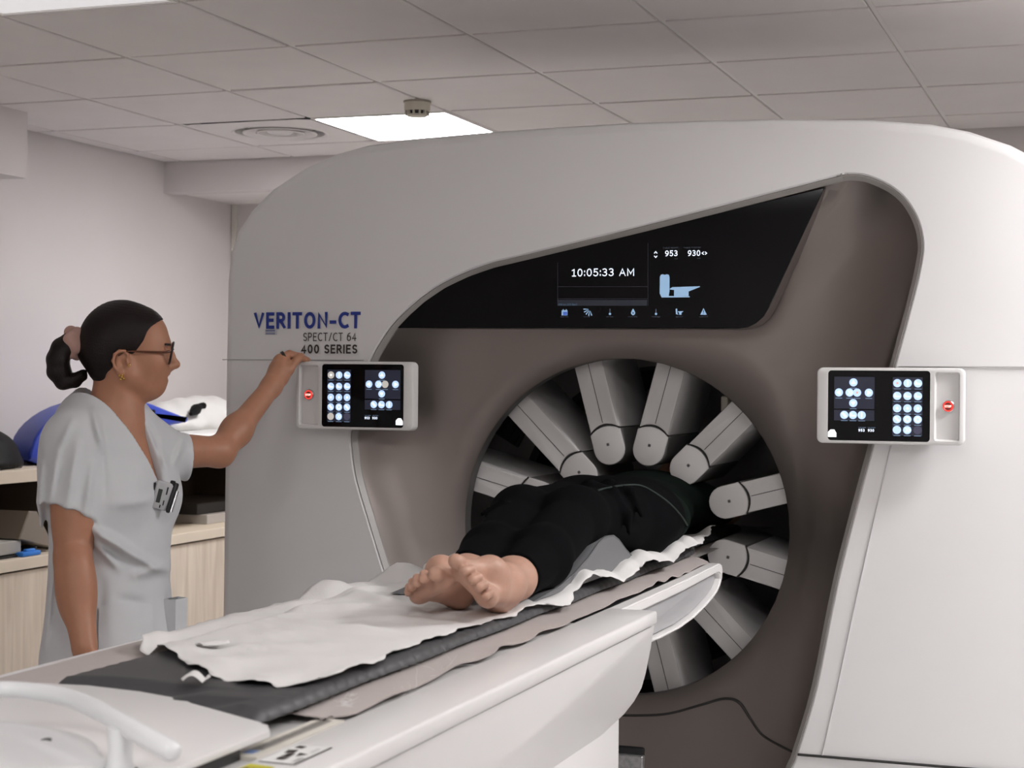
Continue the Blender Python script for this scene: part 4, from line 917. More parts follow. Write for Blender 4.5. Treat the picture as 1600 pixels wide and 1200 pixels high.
# ------------------------------------------------------------------ implicit-surface modelling for bodies and cloth
class Field:
    """a distance field on a rectilinear grid; shapes are blended in one after another, then skinned as one continuous surface"""
    def __init__(s, xs, ys, zs):
        s.ax = [np.asarray(a, np.float32) for a in (xs, ys, zs)]; s.d = np.full([len(a) for a in s.ax], 9.0, np.float32)
    def _win(s, lo, hi):
        sl = []
        for a, l, h in zip(s.ax, lo, hi):
            i0 = max(0, int(np.searchsorted(a, l)) - 1); i1 = min(len(a), int(np.searchsorted(a, h)) + 1)
            if i1 - i0 < 2: return None, None
            sl.append(slice(i0, i1))
        sl = tuple(sl); g = [s.ax[0][sl[0]][:, None, None], s.ax[1][sl[1]][None, :, None], s.ax[2][sl[2]][None, None, :]]
        return sl, g
    def _mix(s, sl, e, k, op):
        a = s.d[sl]
        if op == 'add':
            h = np.maximum(k - np.abs(a - e), 0) / k if k > 0 else 0; s.d[sl] = np.minimum(a, e) - h * h * k * .25
        elif op == 'cut':
            e = -e; h = np.maximum(k - np.abs(a - e), 0) / k if k > 0 else 0; s.d[sl] = np.maximum(a, e) + h * h * k * .25
    def cap(s, a, b, ra, rb=None, k=.02, op='add'):
        rb = ra if rb is None else rb; a = np.array(a, np.float64); b = np.array(b, np.float64); R = max(ra, rb) + k + .012
        sl, g = s._win(np.minimum(a, b) - R, np.maximum(a, b) + R)
        if sl is None: return s
        ba = b - a; L = ba @ ba + 1e-12
        t = np.clip(((g[0] - a[0]) * ba[0] + (g[1] - a[1]) * ba[1] + (g[2] - a[2]) * ba[2]) / L, 0, 1)
        e = np.sqrt((g[0] - a[0] - t * ba[0]) ** 2 + (g[1] - a[1] - t * ba[1]) ** 2 + (g[2] - a[2] - t * ba[2]) ** 2) - (ra + (rb - ra) * t)
        s._mix(sl, e, k, op); return s
    def chain(s, pts, rads, k=.012, op='add'):
        for i in range(len(pts) - 1): s.cap(pts[i], pts[i + 1], rads[i], rads[i + 1], k, op)
        return s
    def ell(s, c, r, B=None, k=.02, op='add'):
        """ellipsoid, radii r along the rows of B"""
        B = np.eye(3) if B is None else np.array(B, np.float64); c = np.array(c, np.float64); r = np.array(r, np.float64)
        ext = np.sqrt(((B * r[:, None]) ** 2).sum(0)) + k + .012; sl, g = s._win(c - ext, c + ext)
        if sl is None: return s
        p = [g[0] - c[0], g[1] - c[1], g[2] - c[2]]; q = [(p[0] * B[i, 0] + p[1] * B[i, 1] + p[2] * B[i, 2]) for i in range(3)]
        k0 = np.sqrt(sum((q[i] / r[i]) ** 2 for i in range(3))); k1 = np.sqrt(sum((q[i] / r[i] ** 2) ** 2 for i in range(3)))
        s._mix(sl, (k0 * (k0 - 1) / np.maximum(k1, 1e-6)).astype(np.float32), k, op); return s
    def fn(s, lo, hi, f, k=0, op='add'):
        sl, g = s._win(lo, hi)
        if sl is not None: s._mix(sl, f(*g), k, op)
        return s
    def warp(s, lo, hi, f):
        sl, g = s._win(lo, hi)
        if sl is not None: s.d[sl] += f(*g)
        return s
    def mesh(s):
        d = s.d; n = d.shape; ins = d < 0
        c = np.zeros([m - 1 for m in n], np.uint8)
        for o in np.ndindex(2, 2, 2): c += ins[o[0]:n[0] - 1 + o[0], o[1]:n[1] - 1 + o[1], o[2]:n[2] - 1 + o[2]]
        I = np.argwhere((c > 0) & (c < 8)); idx = -np.ones(c.shape, np.int32); idx[tuple(I.T)] = np.arange(len(I))
        P = np.zeros((len(I), 3)); W = np.zeros(len(I))
        val = {o: d[I[:, 0] + o[0], I[:, 1] + o[1], I[:, 2] + o[2]] for o in np.ndindex(2, 2, 2)}
        lo = np.stack([s.ax[a][I[:, a]] for a in range(3)], 1); st = np.stack([s.ax[a][I[:, a] + 1] for a in range(3)], 1) - lo
        for o in np.ndindex(2, 2, 2):
            for a in range(3):
                if o[a]: continue
                o2 = list(o); o2[a] = 1; va, vb = val[o], val[tuple(o2)]; m = (va < 0) != (vb < 0)
                t = np.where(m, va / np.where(m, va - vb, 1), 0); q = np.tile(np.array(o, float), (len(I), 1)); q[:, a] += t
                P += np.where(m[:, None], q, 0); W += m
        V = lo + st * (P / W[:, None]); F = []
        for a in range(3):
            b, e = [(1, 2), (2, 0), (0, 1)][a]
            sl0 = [slice(1, -1)] * 3; sl0[a] = slice(0, n[a] - 1); sl1 = [slice(1, -1)] * 3; sl1[a] = slice(1, n[a])
            A0, A1 = ins[tuple(sl0)], ins[tuple(sl1)]; E = np.argwhere(A0 != A1)
            if not len(E): continue
            dirn = A0[tuple(E.T)]; off = np.array([1, 1, 1]); off[a] = 0; E = E + off
            q = []
            for db, de in ((-1, -1), (0, -1), (0, 0), (-1, 0)):
                c_ = E.copy(); c_[:, b] += db; c_[:, e] += de; q.append(idx[tuple(c_.T)])
            q = np.stack(q, 1); q[~dirn] = q[~dirn][:, ::-1]; F.append(q)
        return V, np.concatenate(F)
def smooth_mesh(V, F, it=2, lam=.5):
    E = np.concatenate([F[:, [0, 1]], F[:, [1, 2]], F[:, [2, 3]], F[:, [3, 0]]]); E = np.concatenate([E, E[:, ::-1]]); cnt = np.bincount(E[:, 0], minlength=len(V))[:, None]
    for k in range(it):
        for l in (lam, -lam * 1.04):
            S = np.stack([np.bincount(E[:, 0], V[E[:, 1], a], len(V)) for a in range(3)], 1); V = V + l * (S / np.maximum(cnt, 1) - V)
    return V
def skin(name, fld, mats, parent, it=2, paint=None, lam=.5):
    V, F = fld.mesh(); V = smooth_mesh(V, F, it, lam)
    o = meshobj(name, V, F.tolist(), mats, parent, 180)
    if paint is not None:
        cen = V[F].mean(1); o.data.polygons.foreach_set('material_index', paint(cen).astype(np.int32))
    return o
def axis(segs):
    """[(start, end, step), ...] -> coordinates with a varying step"""
    out = []
    for a, b, h in segs: out += list(np.arange(a, b - h * .5, h))
    return np.array(out + [segs[-1][1]])
SKIN = mat('skin', (.44, .205, .12), .5, noise=.10, nscale=45, bump=.12, bscale=420, sss=.06)
SKINF = mat('skin_feet', (.50, .29, .21), .5, noise=.14, nscale=35, bump=.2, bscale=300, sss=.08)
LIPS = mat('lips', (.36, .13, .11), .45)
HAIR = mat('hair_dark', (.010, .006, .005), .5, spec=.25, noise=.5, nscale=60, bump=.5, bscale=300)
SCRUB = mat('scrub_cloth', (.63, .64, .655), .85, noise=.03, nscale=30, bump=.25, bscale=900, sheen=.1)
TROUS = mat('black_trousers', (.0032, .0032, .0038), .9, spec=.05, noise=.2, nscale=30, bump=.3, bscale=700)
SHIRT = mat('dark_green_shirt', (.005, .009, .007), .9, spec=.06, bump=.3, bscale=500)
HEM = mat('green_hem', (.016, .028, .023), .85)
NAIL = mat('toenail', (.55, .36, .29), .35)

# ------------------------------------------------------------------ the patient
def vec(*a): return np.array(a, np.float64)
pat = thing('person', (-1.10, 3.2, .98), 'barefoot person in black trousers lying on the table, legs raised on a grey wedge', 'person')
def basis(a, w, s):
    a = vec(*a); a /= np.linalg.norm(a); w = vec(*w); w -= a * (w @ a); w /= np.linalg.norm(w); n = np.cross(a, w) * s
    return a, w, n
legs = {}
# right in the photo: the patient's left leg
KR, AR, HR = vec(-1.060, 3.285, 1.100), vec(-1.012, 2.795, 1.030), vec(-1.065, 3.72, 1.065)
KL, AL, HL = vec(-1.172, 3.275, 1.098), vec(-1.104, 2.797, 1.032), vec(-1.19, 3.72, 1.065)
h = .0024
fx = axis([(-1.34, -1.165, .012), (-1.165, -.925, h), (-.925, -.86, .012)]); fy = axis([(2.44, 2.90, h), (2.90, 5.0, .014)]); fz = axis([(.960, 1.13, h), (1.13, 1.30, .010)])
f = Field(fx, fy, fz)
def foot(f, heel, a, w, sgn, ank, splay=1.0):
    a, w, n = basis(a, w, sgn)
    P = lambda p, q, r: heel + a * p + w * q + n * r        # p along the foot, q towards the little toe, r towards the instep (metres)
    f.ell(P(0, 0, .004), (.033, .0265, .027), [a, w, n], k=.01)                                 # heel
    f.cap(P(.0, .002, .010), P(.075, .010, .020), .027, .024, k=.02)                           # lateral sole
    f.cap(P(.01, -.004, .030), P(.10, -.010, .034), .028, .022, k=.02)                         # instep
    f.cap(P(.04, .014, .012), P(.125, .026, .004), .021, .016, k=.018)                         # outer border
    f.cap(P(.09, -.012, .030), P(.150, -.022, .010), .022, .0165, k=.02)                       # first metatarsal
    f.ell(P(.148, -.024, .002), (.023, .020, .017), [a, w, n], k=.014)                         # ball
    f.ell(P(.138, .004, .000), (.022, .026, .014), [a, w, n], k=.014)
    f.ell(P(.122, .030, -.002), (.020, .016, .013), [a, w, n], k=.012)
    for q0, q1, p0, p1, r_, up in ((-.026, -.031, .160, .205, .0125, .010), (-.006, -.009, .158, .200, .0082, .012), (.009, .0085, .153, .190, .0078, .012), (.0215, .0225, .145, .178, .0074, .011), (.0335, .036, .132, .162, .0072, .008)):
        big = r_ > .01
        b = P(p0 - .012, q0, .006); m = P((p0 + p1) / 2, (q0 + q1) / 2, up + (.0 if big else .005)); t = P(p1 - r_, q1, up - (.002 if big else .004))
        f.cap(b, m, r_ * .98, r_ * .90, k=.006); f.cap(m, t, r_ * .9, r_ * 1.0, k=.0035)
        f.ell(t - n * .001, (r_ * 1.12, r_ * 1.02, r_ * .92), [a, w, n], k=.002)
    f.ell(P(.075, -.030, -.012), (.055, .024, .020), [a, w, n], k=.02, op='cut')               # arch
    f.cap(P(.012, -.002, .030), ank, .029, .0305, k=.03)
    f.ell(ank + w * .024 + a * .002, (.013, .011, .013), [a, w, n], k=.016); f.ell(ank - w * .027 + a * .004, (.013, .011, .013), [a, w, n], k=.016)   # ankle bones
    f.cap(P(-.016, 0, .020), ank + (ank - P(0, 0, .03)) * .9 + vec(0, .03, .0), .017, .018, k=.02)   # tendon
    return P, (a, w, n)
hR = vec(-1.021, 2.722, 1.005); hL = vec(-1.090, 2.724, 1.005)
PR, BR_ = foot(f, hR, (.07, -.95, .275), (.70, .0, -.70), 1, AR)
PL, BL_ = foot(f, hL, (.03, -.97, .20), (-.90, .05, -.40), -1, AL)
for A_, K_, H_ in ((AR, KR, HR), (AL, KL, HL)):
    f.cap(A_, A_ * .62 + K_ * .38 + vec(0, 0, -.012), .0315, .048, k=.03); f.cap(A_ * .62 + K_ * .38 + vec(0, 0, -.012), K_, .048, .050, k=.03); f.cap(K_, H_, .051, .072, k=.03)
f.ell((-1.13, 3.80, 1.058), (.150, .15, .075), k=.06); f.ell((-1.16, 4.08, 1.055), (.135, .25, .075), k=.06); f.ell((-1.19, 4.33, 1.06), (.15, .15, .08), k=.06)
f.cap((-1.19, 4.45, 1.06), (-1.19, 4.56, 1.06), .05, .05, k=.03); f.ell((-1.19, 4.66, 1.075), (.075, .11, .09), k=.02)
for s_ in (-1, 1): f.chain([(-1.19 + s_ * .13, 4.40, 1.06), (-1.19 + s_ * .15, 4.62, 1.03), (-1.19 + s_ * .05, 4.85, 1.03)], [.045, .038, .03], k=.03)
skin('body', f, SKINF, pat, 1)
# toenails lie on the far side; trousers
def trousers():
    tx = axis([(-1.34, -.86, .0055)]); ty = axis([(2.74, 4.02, .0055)]); tz = axis([(.965, 1.22, .0055)])
    f = Field(tx, ty, tz)
    def leg(A_, K_, H_, hem, s_):
        c = A_ * .60 + K_ * .40 + vec(0, 0, -.010)
        d0 = (K_ - A_) / np.linalg.norm(K_ - A_); a0 = A_ + d0 * hem
        f.cap(a0, c, .0425, .0545, k=.03); f.cap(c, K_, .0545, .057, k=.03)
        f.ell(K_ + vec(0, 0, .004), (.058, .072, .054), k=.03)
        f.cap(K_, H_, .058, .088, k=.03)
    leg(AL, KL, HL, .010, -1); leg(AR, KR, HR, .020, 1)
    f.ell((-1.13, 3.80, 1.06), (.168, .165, .086), k=.07)
    f.cap((-1.17, 3.86, 1.06), (-1.08, 3.86, 1.06), .084, .084, k=.06); f.cap((-1.18, 3.70, 1.057), (-1.08, 3.70, 1.057), .082, .082, k=.05)
    # creases at the bent knee and groin of the nearer leg
    def crease(pts, r, k): f.chain(pts, [r * .5] + [r] * (len(pts) - 2) + [r * .5], k=k)
    for pts in ([(-1.11, 3.40, 1.150), (-1.07, 3.42, 1.163), (-1.02, 3.43, 1.148), (-.985, 3.42, 1.10), (-.978, 3.41, 1.06)], [(-1.10, 3.48, 1.148), (-1.05, 3.50, 1.160), (-1.0, 3.50, 1.142), (-.972, 3.49, 1.09)],
                [(-1.17, 3.16, 1.142), (-1.215, 3.15, 1.112)], [(-1.18, 3.37, 1.15), (-1.225, 3.36, 1.12)]):
        crease([vec(*p) for p in pts], .009, .014)
    # cut the hems square across and open them
    for A_, K_, hem, in ((AL, KL, .010), (AR, KR, .020)):
        d0 = (K_ - A_) / np.linalg.norm(K_ - A_); a0 = A_ + d0 * (hem - .004)
        f.fn(a0 - .075, a0 + vec(.075, .05, .075), lambda x, y, z: ((x - a0[0]) * d0[0] + (y - a0[1]) * d0[1] + (z - a0[2]) * d0[2]) + 0 * x, 0, 'cut')
        f.cap(a0 - d0 * .05, a0 + d0 * .012, .0345, .0345, k=.003, op='cut')
    f.fn((-1.4, 3.88, .9), (-.8, 4.1, 1.3), lambda x, y, z: (3.905 - y) + 0 * x + 0 * z, .01, 'cut')
    return f
tr_o = skin('trousers', trousers(), TROUS, pat, 2)
f = Field(axis([(-1.36, -.85, .009)]), axis([(3.70, 4.60, .009)]), axis([(.965, 1.24, .007)]))
f.ell((-1.135, 3.87, 1.058), (.174, .13, .092), k=.05); f.ell((-1.165, 4.08, 1.055), (.150, .25, .085), k=.06); f.ell((-1.19, 4.33, 1.06), (.160, .16, .088), k=.06)
for s_ in (-1, 1): f.cap((-1.19 + s_ * .13, 4.40, 1.06), (-1.19 + s_ * .15, 4.52, 1.04), .052, .05, k=.04)
f.fn((-1.4, 3.6, .9), (-.8, 4.0, 1.3), lambda x, y, z: y - (3.865 + .20 * np.maximum(0, 1.10 - z) * 1.0 - .10 * np.minimum(1, ((x + 1.11) / .18) ** 2) + 0 * x) , .008, 'cut')
sh_o = skin('shirt', f, SHIRT, pat, 2)

hit = caster([tr_o, sh_o]); hp_ = []
for a_, b_ in [(p[0], p[1]) for p in smooth_loop([(934, 767, 0), (948, 763, 0), (972, 759, 0), (1000, 759, 0), (1024, 771, 0), (1048, 789, 0), (1068, 812, 0), (1082, 838, 0), (1089, 862, 0), (1091, 880, 0)], 3, False)]:
    p, n = hit(a_, b_)
    if p is not None: hp_.append(p + n * .001)
if len(hp_) > 3:
    bm = bmesh.new(); tube(bm, hp_, .0022, 8); obj('shirt_hem', bm, HEM, sh_o, 180)

# ------------------------------------------------------------------ cabinets along the left wall
CX = -3.76; WX = X0 + .003
def cab(name, y0, y1, label):
    t = thing(name, ((CX + WX) / 2, (y0 + y1) / 2, 0), label, 'cabinet', 'pale wood cabinet units along the left wall')
    bm = bmesh.new()
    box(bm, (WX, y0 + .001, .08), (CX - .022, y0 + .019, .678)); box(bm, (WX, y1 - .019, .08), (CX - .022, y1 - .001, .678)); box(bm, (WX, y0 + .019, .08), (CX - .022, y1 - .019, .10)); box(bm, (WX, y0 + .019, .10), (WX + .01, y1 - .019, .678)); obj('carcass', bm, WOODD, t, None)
    bm = bmesh.new(); box(bm, (WX, y0 + .001, 0), (CX - .06, y1 - .001, .08)); obj('plinth', bm, mat('plinth_dark', (.08, .08, .08), .6), t, None)
    n_ = 2
    for k in range(n_):
        a = y0 + (y1 - y0) * k / n_ + .002; b = y0 + (y1 - y0) * (k + 1) / n_ - .002
        bm = bmesh.new(); box(bm, (CX - .020, a, .085), (CX, b, .672), .0015, 1); d = obj('door', bm, WOOD, t, None)
        hy = b - .018 if k == 0 else a + .05
        bm = bmesh.new(); tube(bm, [(CX, hy, .52), (CX + .025, hy, .525), (CX + .025, hy, .64), (CX, hy, .645)], .005, 8); obj('handle', bm, mat('steel' + str(len(bpy.data.materials)), (.5, .5, .5), .3, metal=1), d)
for y0, y1, l in ((3.30, 4.30, 'pale wood base cabinet off the left edge of the photo'), (4.30, 5.30, 'pale wood base cabinet left of the woman, below the tray of papers'), (5.30, 5.95, 'pale wood base cabinet hidden behind the woman'), (5.95, 7.25, 'pale wood base cabinet right of the woman by the scanner')): cab('base_cabinet', y0, y1, l)
bm = bmesh.new(); box(bm, (WX, 3.30, .68), (CX + .012, 7.30, .722), .002, 1)
for f in bm.faces:
    if f.normal.x > .5: f.material_index = 0
tag(obj('shelf_board', bm, WOODE, None, None, origin=(CX, 5.3, .68)), 'lower pale wood shelf board running along the left wall above the cabinet doors', 'shelf')
wt = thing('worktop_unit', (CX, 5.3, .722), 'open shelf unit with pale wood top along the left wall behind the woman', 'shelf unit')
bm = bmesh.new(); box(bm, (WX, 3.30, .998), (CX + .012, 7.30, 1.044), .002, 1); obj('worktop', bm, WOODE, wt, None)
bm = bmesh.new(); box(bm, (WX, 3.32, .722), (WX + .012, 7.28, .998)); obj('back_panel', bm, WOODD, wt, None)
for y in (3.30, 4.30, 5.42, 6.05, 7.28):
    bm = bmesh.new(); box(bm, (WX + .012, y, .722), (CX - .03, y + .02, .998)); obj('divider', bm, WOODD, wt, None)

# on the worktop
bm = bmesh.new(); box(bm, (WX, 3.4, 1.044), (WX + .02, 5.62, 1.236), .004, 1); tag(obj('wall_panel', bm, mat('panel_charcoal', (.035, .035, .04), .5), None, None, origin=(WX, 4.5, 1.044)), 'low charcoal board standing on the worktop against the left wall', 'board')
BLK = mat('bag_black', (.005, .005, .005), .6, spec=.15, bump=.2, bscale=200)
f = Field(axis([(-4.32, -3.78, .01)]), axis([(4.55, 5.42, .012)]), axis([(1.046, 1.274, .01)]))
f.ell((-4.05, 4.86, 1.104), (.20, .30, .12), k=.04); f.ell((-4.0, 5.09, 1.094), (.18, .20, .11), k=.05); f.ell((-3.98, 4.95, 1.059), (.19, .38, .05), k=.04)
bag = thing('black_bag', (-4.03, 4.95, 1.044), 'slumped black bag on the worktop at the left edge of the photo', 'bag'); skin('bag_body', f, BLK, bag, 2)
bm = bmesh.new(); box(bm, (-.001, -.055, -.05), (.001, .045, .05), .0008, 1); box(bm, (-.0015, -.055, .018), (.0018, .043, .036), 0, 1, 1); box(bm, (-.0015, .0, -.03), (.002, .02, .01), 0, 1, 2)
bmesh.ops.transform(bm, matrix=Matrix.Translation((-3.865, 4.95, 1.146)) @ Matrix.Rotation(-.35, 4, 'Y'), verts=bm.verts); obj('paper_tag', bm, [mat('tag_white', (.5, .5, .46), .7), mat('tag_yellow', (.42, .42, .05), .7), BLACK], bag, None)
bm = bmesh.new(); tube(bm, [(-3.9, 4.9, 1.05), (-3.86, 5.0, 1.059), (-3.83, 5.1, 1.052), (-3.84, 5.2, 1.049)], .006, 8); obj('strap', bm, mat('strap_grey', (.12, .12, .13), .6), bag)

# blue foam mat sagging over the worktop
BLUEM = mat('blue_vinyl', (.018, .05, .42), .45, noise=.1, nscale=12)
mat_o = thing('foam_mat', (-4.03, 5.8, 1.046), 'bright blue vinyl mat heaped on the worktop behind the woman\'s neck', 'mat')
bm = bmesh.new(); prism(bm, [p[:2] for p in smooth_loop([(5.36, 1.048, 0), (5.31, 1.12, 0), (5.39, 1.20, 0), (5.56, 1.262, 0), (5.80, 1.292, 0), (6.06, 1.284, 0), (6.26, 1.245, 0), (6.44, 1.200, 0), (6.36, 1.183, 0), (6.22, 1.168, 0), (6.1, 1.12, 0), (6.0, 1.048, 0)], 3)], 'x', -4.14, -3.87, .022, 3)
for v in bm.verts: v.co.y += (-3.87 - v.co.x) * .85
obj('cover', bm, BLUEM, mat_o, 60)
q_ = atx(237, 645, -3.866); bm = bmesh.new(); box(bm, (q_.x - .02, q_.y - .05, q_.z - .012), (q_.x + .008, q_.y + .02, q_.z + .014), .006, 2); obj('black_strap', bm, BLK, mat_o)

# white bedding
LINEN = mat('white_linen', (.80, .79, .77), .9, noise=.03, nscale=14, bump=.4, bscale=90)
f = Field(axis([(-4.35, -3.8, .012)]), axis([(6.2, 7.3, .014)]), axis([(1.139, 1.334, .01)]))
f.ell((-4.17, 6.78, 1.189), (.15, .22, .075), k=.04); f.ell((-4.14, 7.0, 1.209), (.17, .28, .090), k=.05); f.ell((-4.16, 6.8, 1.174), (.17, .35, .05), k=.05)
f.warp((-4.4, 6.1, 1.074), (-3.7, 7.4, 1.374), lambda x, y, z: .006 * np.sin(y * 38 + x * 22) * np.sin(x * 30 + z * 40))
pil = thing('white_pillow', (-4.15, 6.85, 1.139), 'plump white pillow with a black strap on the worktop beside the scanner', 'pillow'); skin('case', f, LINEN, pil, 2)
c1, c2, c3 = atx(313, 634, -4.02), atx(306, 640, -4.0), atx(298, 647, -3.995)
bm = bmesh.new(); tube(bm, [c1, c2, c3], [.012, .026, .010], 10); tube(bm, [c1 + Vector((0, .03, .0)), c1], [.016, .014], 8); obj('black_strap', bm, BLK, pil)
f = Field(axis([(-4.34, -3.76, .012)]), axis([(6.02, 7.3, .014)]), axis([(1.0445, 1.164, .008)]))
f.fn((-4.33, 6.0, 1.044), (-3.77, 7.29, 1.164), lambda x, y, z: np.maximum(np.maximum(np.abs(x + 4.06) - .24, np.abs(y - 6.76) - .50), np.abs(z - 1.094) - .036) - .012 + .004 * np.sin(y * 9 + z * 60), .01)
dv = skin('folded_sheet', f, LINEN, None, 2); tag(dv, 'folded white sheet lying flat on the worktop under the pillow', 'bedding')

# in the open shelf
def leaf(name, lo, hi, m, label, cat, rot=0, tilt=0, bev=.003):
    c = Vector(((lo[0] + hi[0]) / 2, (lo[1] + hi[1]) / 2, lo[2])); bm = bmesh.new(); box(bm, Vector(lo) - c, Vector(hi) - c, bev, 1)
    bmesh.ops.transform(bm, matrix=Matrix.Rotation(rot, 4, 'Z') @ Matrix.Rotation(tilt, 4, 'Y'), verts=bm.verts); mn = min(v.co.z for v in bm.verts)
    for v in bm.verts: v.co += c - Vector((0, 0, mn))
    return tag(obj(name, bm, m, None, None, origin=c), label, cat)
tr = thing('letter_tray', (-3.92, 5.02, 0.722), 'black plastic tray on the lower shelf at the left edge of the photo', 'tray')
bm = bmesh.new(); prism(bm, [(4.74, 0.722), (5.22, 0.722), (5.235, 0.752), (5.225, 0.752), (5.213, 0.73), (4.747, 0.73), (4.735, 0.752), (4.725, 0.752)], 'x', -4.06, -3.79); obj('tray_body', bm, BLACK, tr, None)
leaf('paper_stack', (-4.04, 4.78, 0.732), (-3.80, 5.16, 0.78), mat('paper_grey', (.42, .40, .37), 0.78), 'stack of white papers lying in the black tray', 'papers', .05)
bm = bmesh.new(); prism(bm, [(4.80, 0.78), (5.16, 0.78), (5.12, 0.86), (5.04, 0.925), (4.88, 0.83)], 'x', -4.0, -3.95, .004, 1); tag(obj('grey_folder', bm, mat('folder_dark', (.07, .07, .072), .6), None, None, origin=(-3.97, 5.0, 0.78)), 'dark grey folder standing askew on the papers in the tray', 'folder')
bm = bmesh.new(); prism(bm, [(5.14, 0.785), (5.26, 0.755), (5.36, 0.735), (5.25, 0.88), (5.20, 0.885)], 'x', -3.96, -3.80, .004, 1); tag(obj('leaning_binder', bm, mat('binder_beige', (.25, .21, .17), .6), None, None, origin=(-3.88, 5.25, 0.735)), 'beige cardboard binder leaning beside the black tray', 'binder')
f = Field(axis([(-3.80, -3.76, .004)]), axis([(5.02, 5.26, .006)]), axis([(0.7225, 0.755, .003)])); c = atx(47, 866, -3.775)
bm = bmesh.new(); box(bm, (-3.80, c.y - .055, 0.7225), (-3.765, c.y + .055, 0.74), .006, 2); box(bm, (-3.79, c.y - .025, 0.73), (-3.77, c.y + .03, 0.748), .004, 1); tag(obj('glove_roll', bm, mat('blue_cloth', (.03, .22, 0.73), .6), None, 40, origin=(-3.78, c.y, 0.7225)), 'small crumpled bright blue cloth at the front of the lower shelf', 'cloth')
leaf('white_box', (-4.20, 6.62, 0.722), (-3.88, 7.2, 0.765), mat('box_white', (.50, .47, .44), .7), 'flat white box on the lower shelf right of the woman', 'box')
leaf('dark_case', (-4.25, 6.60, 0.766), (-3.92, 7.15, 0.815), mat('case_dark', (.03, .028, .027), .6), 'flat dark case lying on the white box in the shelf', 'case')

# ------------------------------------------------------------------ the woman at the control panel
D0 = 3.95
def W(a, b, dd=0.0):
    v = (CF + CR * ((a - 800) / FPX) - CU * ((b - 600) / FPX)) * (D0 + dd) + CAM_POS; return vec(*v)
E1, E2, EZ = vec(.837, .547, 0), vec(-.547, .837, 0), vec(0, 0, 1.0)
HB = [E1, E2, EZ]
HC = W(200, 545)
def H(u, v, w): return HC + E1 * (u * .001) + EZ * (v * .001) + E2 * (w * .001)       # head frame, millimetres: ahead, up, away
ph = .70; TF = E1 * math.cos(ph) - E2 * math.sin(ph); TL = E1 * math.sin(ph) + E2 * math.cos(ph)   # torso: front, her left
TB = [TF, TL, EZ]
g0 = W(178, 900); wom = thing('person', (g0[0], g0[1], 0), 'woman in a pale short-sleeved tunic and glasses reaching up to the left control panel', 'person')
S_R, S_L = W(115, 693, -.125), W(242, 704, .125)
E_R, W_R, K_R = W(113, 878, -.185), W(132, 1008, -.25), W(139, 1062, -.26)
E_L, W_L = W(343, 706, .27), W(424, 604, .45)
lo = np.minimum.reduce([S_R, E_R, W_R, H(-110, 0, -90), g0 - .2]) - .06
hx = axis([(-2.62, -2.02, .0042), (-2.02, -1.97, .0042)])
xs_ = np.arange(-2.58, -1.985, .0034); ys_ = np.arange(2.98, 4.14, .0036)
zs_ = np.concatenate([np.arange(.0, .70, .014), np.arange(.70, 1.27, .0055), np.arange(1.27, 1.60, .003)])
f = Field(xs_, ys_, zs_)
def torso(f, g, k=.05):
    """trunk from hips to shoulders, grown by g"""
    f.ell(W(176, 1010), (.112 + g, .168 + g, .17), TB, k); f.ell(W(174, 900), (.100 + g, .142 + g, .16), TB, k); f.ell(W(178, 800), (.104 + g, .150 + g, .15), TB, k)
    f.ell(W(175, 755, 0), (.090 + g, .152 + g, .085), TB, k)
    f.cap(S_R * .8 + S_L * .2, S_L * .8 + S_R * .2, .055 + g, .052 + g, k); f.cap(W(176, 655), W(178, 720), .052 + g, .075 + g, k)
    for s_ in (-1, 1): f.ell(W(181, 775) + TL * (.068 * s_) + TF * .046, (.056 + g, .062 + g, .062 + g), TB, .04)
torso(f, 0)
# legs (behind the table)
for s_ in (-1, 1):
    hp_ = W(176, 1040) + TL * (.085 * s_); kn = vec(hp_[0], hp_[1], .48) + TF * .01; an = vec(hp_[0], hp_[1], .09) - TF * .01
    f.cap(hp_, kn, .085, .058, k=.03); f.cap(kn, an, .056, .036, k=.02); f.cap(an + vec(0, 0, -.05) - TF * .03, an + vec(0, 0, -.06) + TF * .14, .035, .026, k=.02)
# arms
f.cap(S_R, S_R * .1 + E_R * .9, .048, .0395, k=.04); f.ell(S_R * .45 + E_R * .55 + TF * .004, (.047, .043, .11), TB, k=.03); f.cap(E_R, W_R, .0405, .029, k=.02); f.ell(E_R * .68 + W_R * .32, (.043, .039, .085), TB, k=.03)
f.cap(S_L, E_L, .048, .0365, k=.04); f.cap(E_L, W_L, .0375, .0255, k=.02); f.ell(E_L * .68 + W_L * .32, (.0375, .0375, .0375), k=.03)
# right hand hangs below the table edge
hd = (K_R - W_R) / np.linalg.norm(K_R - W_R); hn = TL; ht = np.cross(hd, hn)
pc = W_R + hd * .055
f.ell(pc, (.050, .016, .040), [hd, hn, ht], k=.02)
for q, L_, r_ in ((-.030, .068, .0085), (-.010, .078, .009), (.010, .073, .0088), (.028, .058, .008)):
    b = pc + hd * .040 + ht * q; f.chain([b, b + hd * L_ * .5 - hn * .004, b + hd * L_ - hn * .018], [r_, r_ * .95, r_ * .8], k=.004)
f.chain([pc - hd * .02 - ht * .035, pc + hd * .02 - ht * .052 - hn * .01, pc + hd * .045 - ht * .050 - hn * .018], [.011, .0095, .008], k=.01)
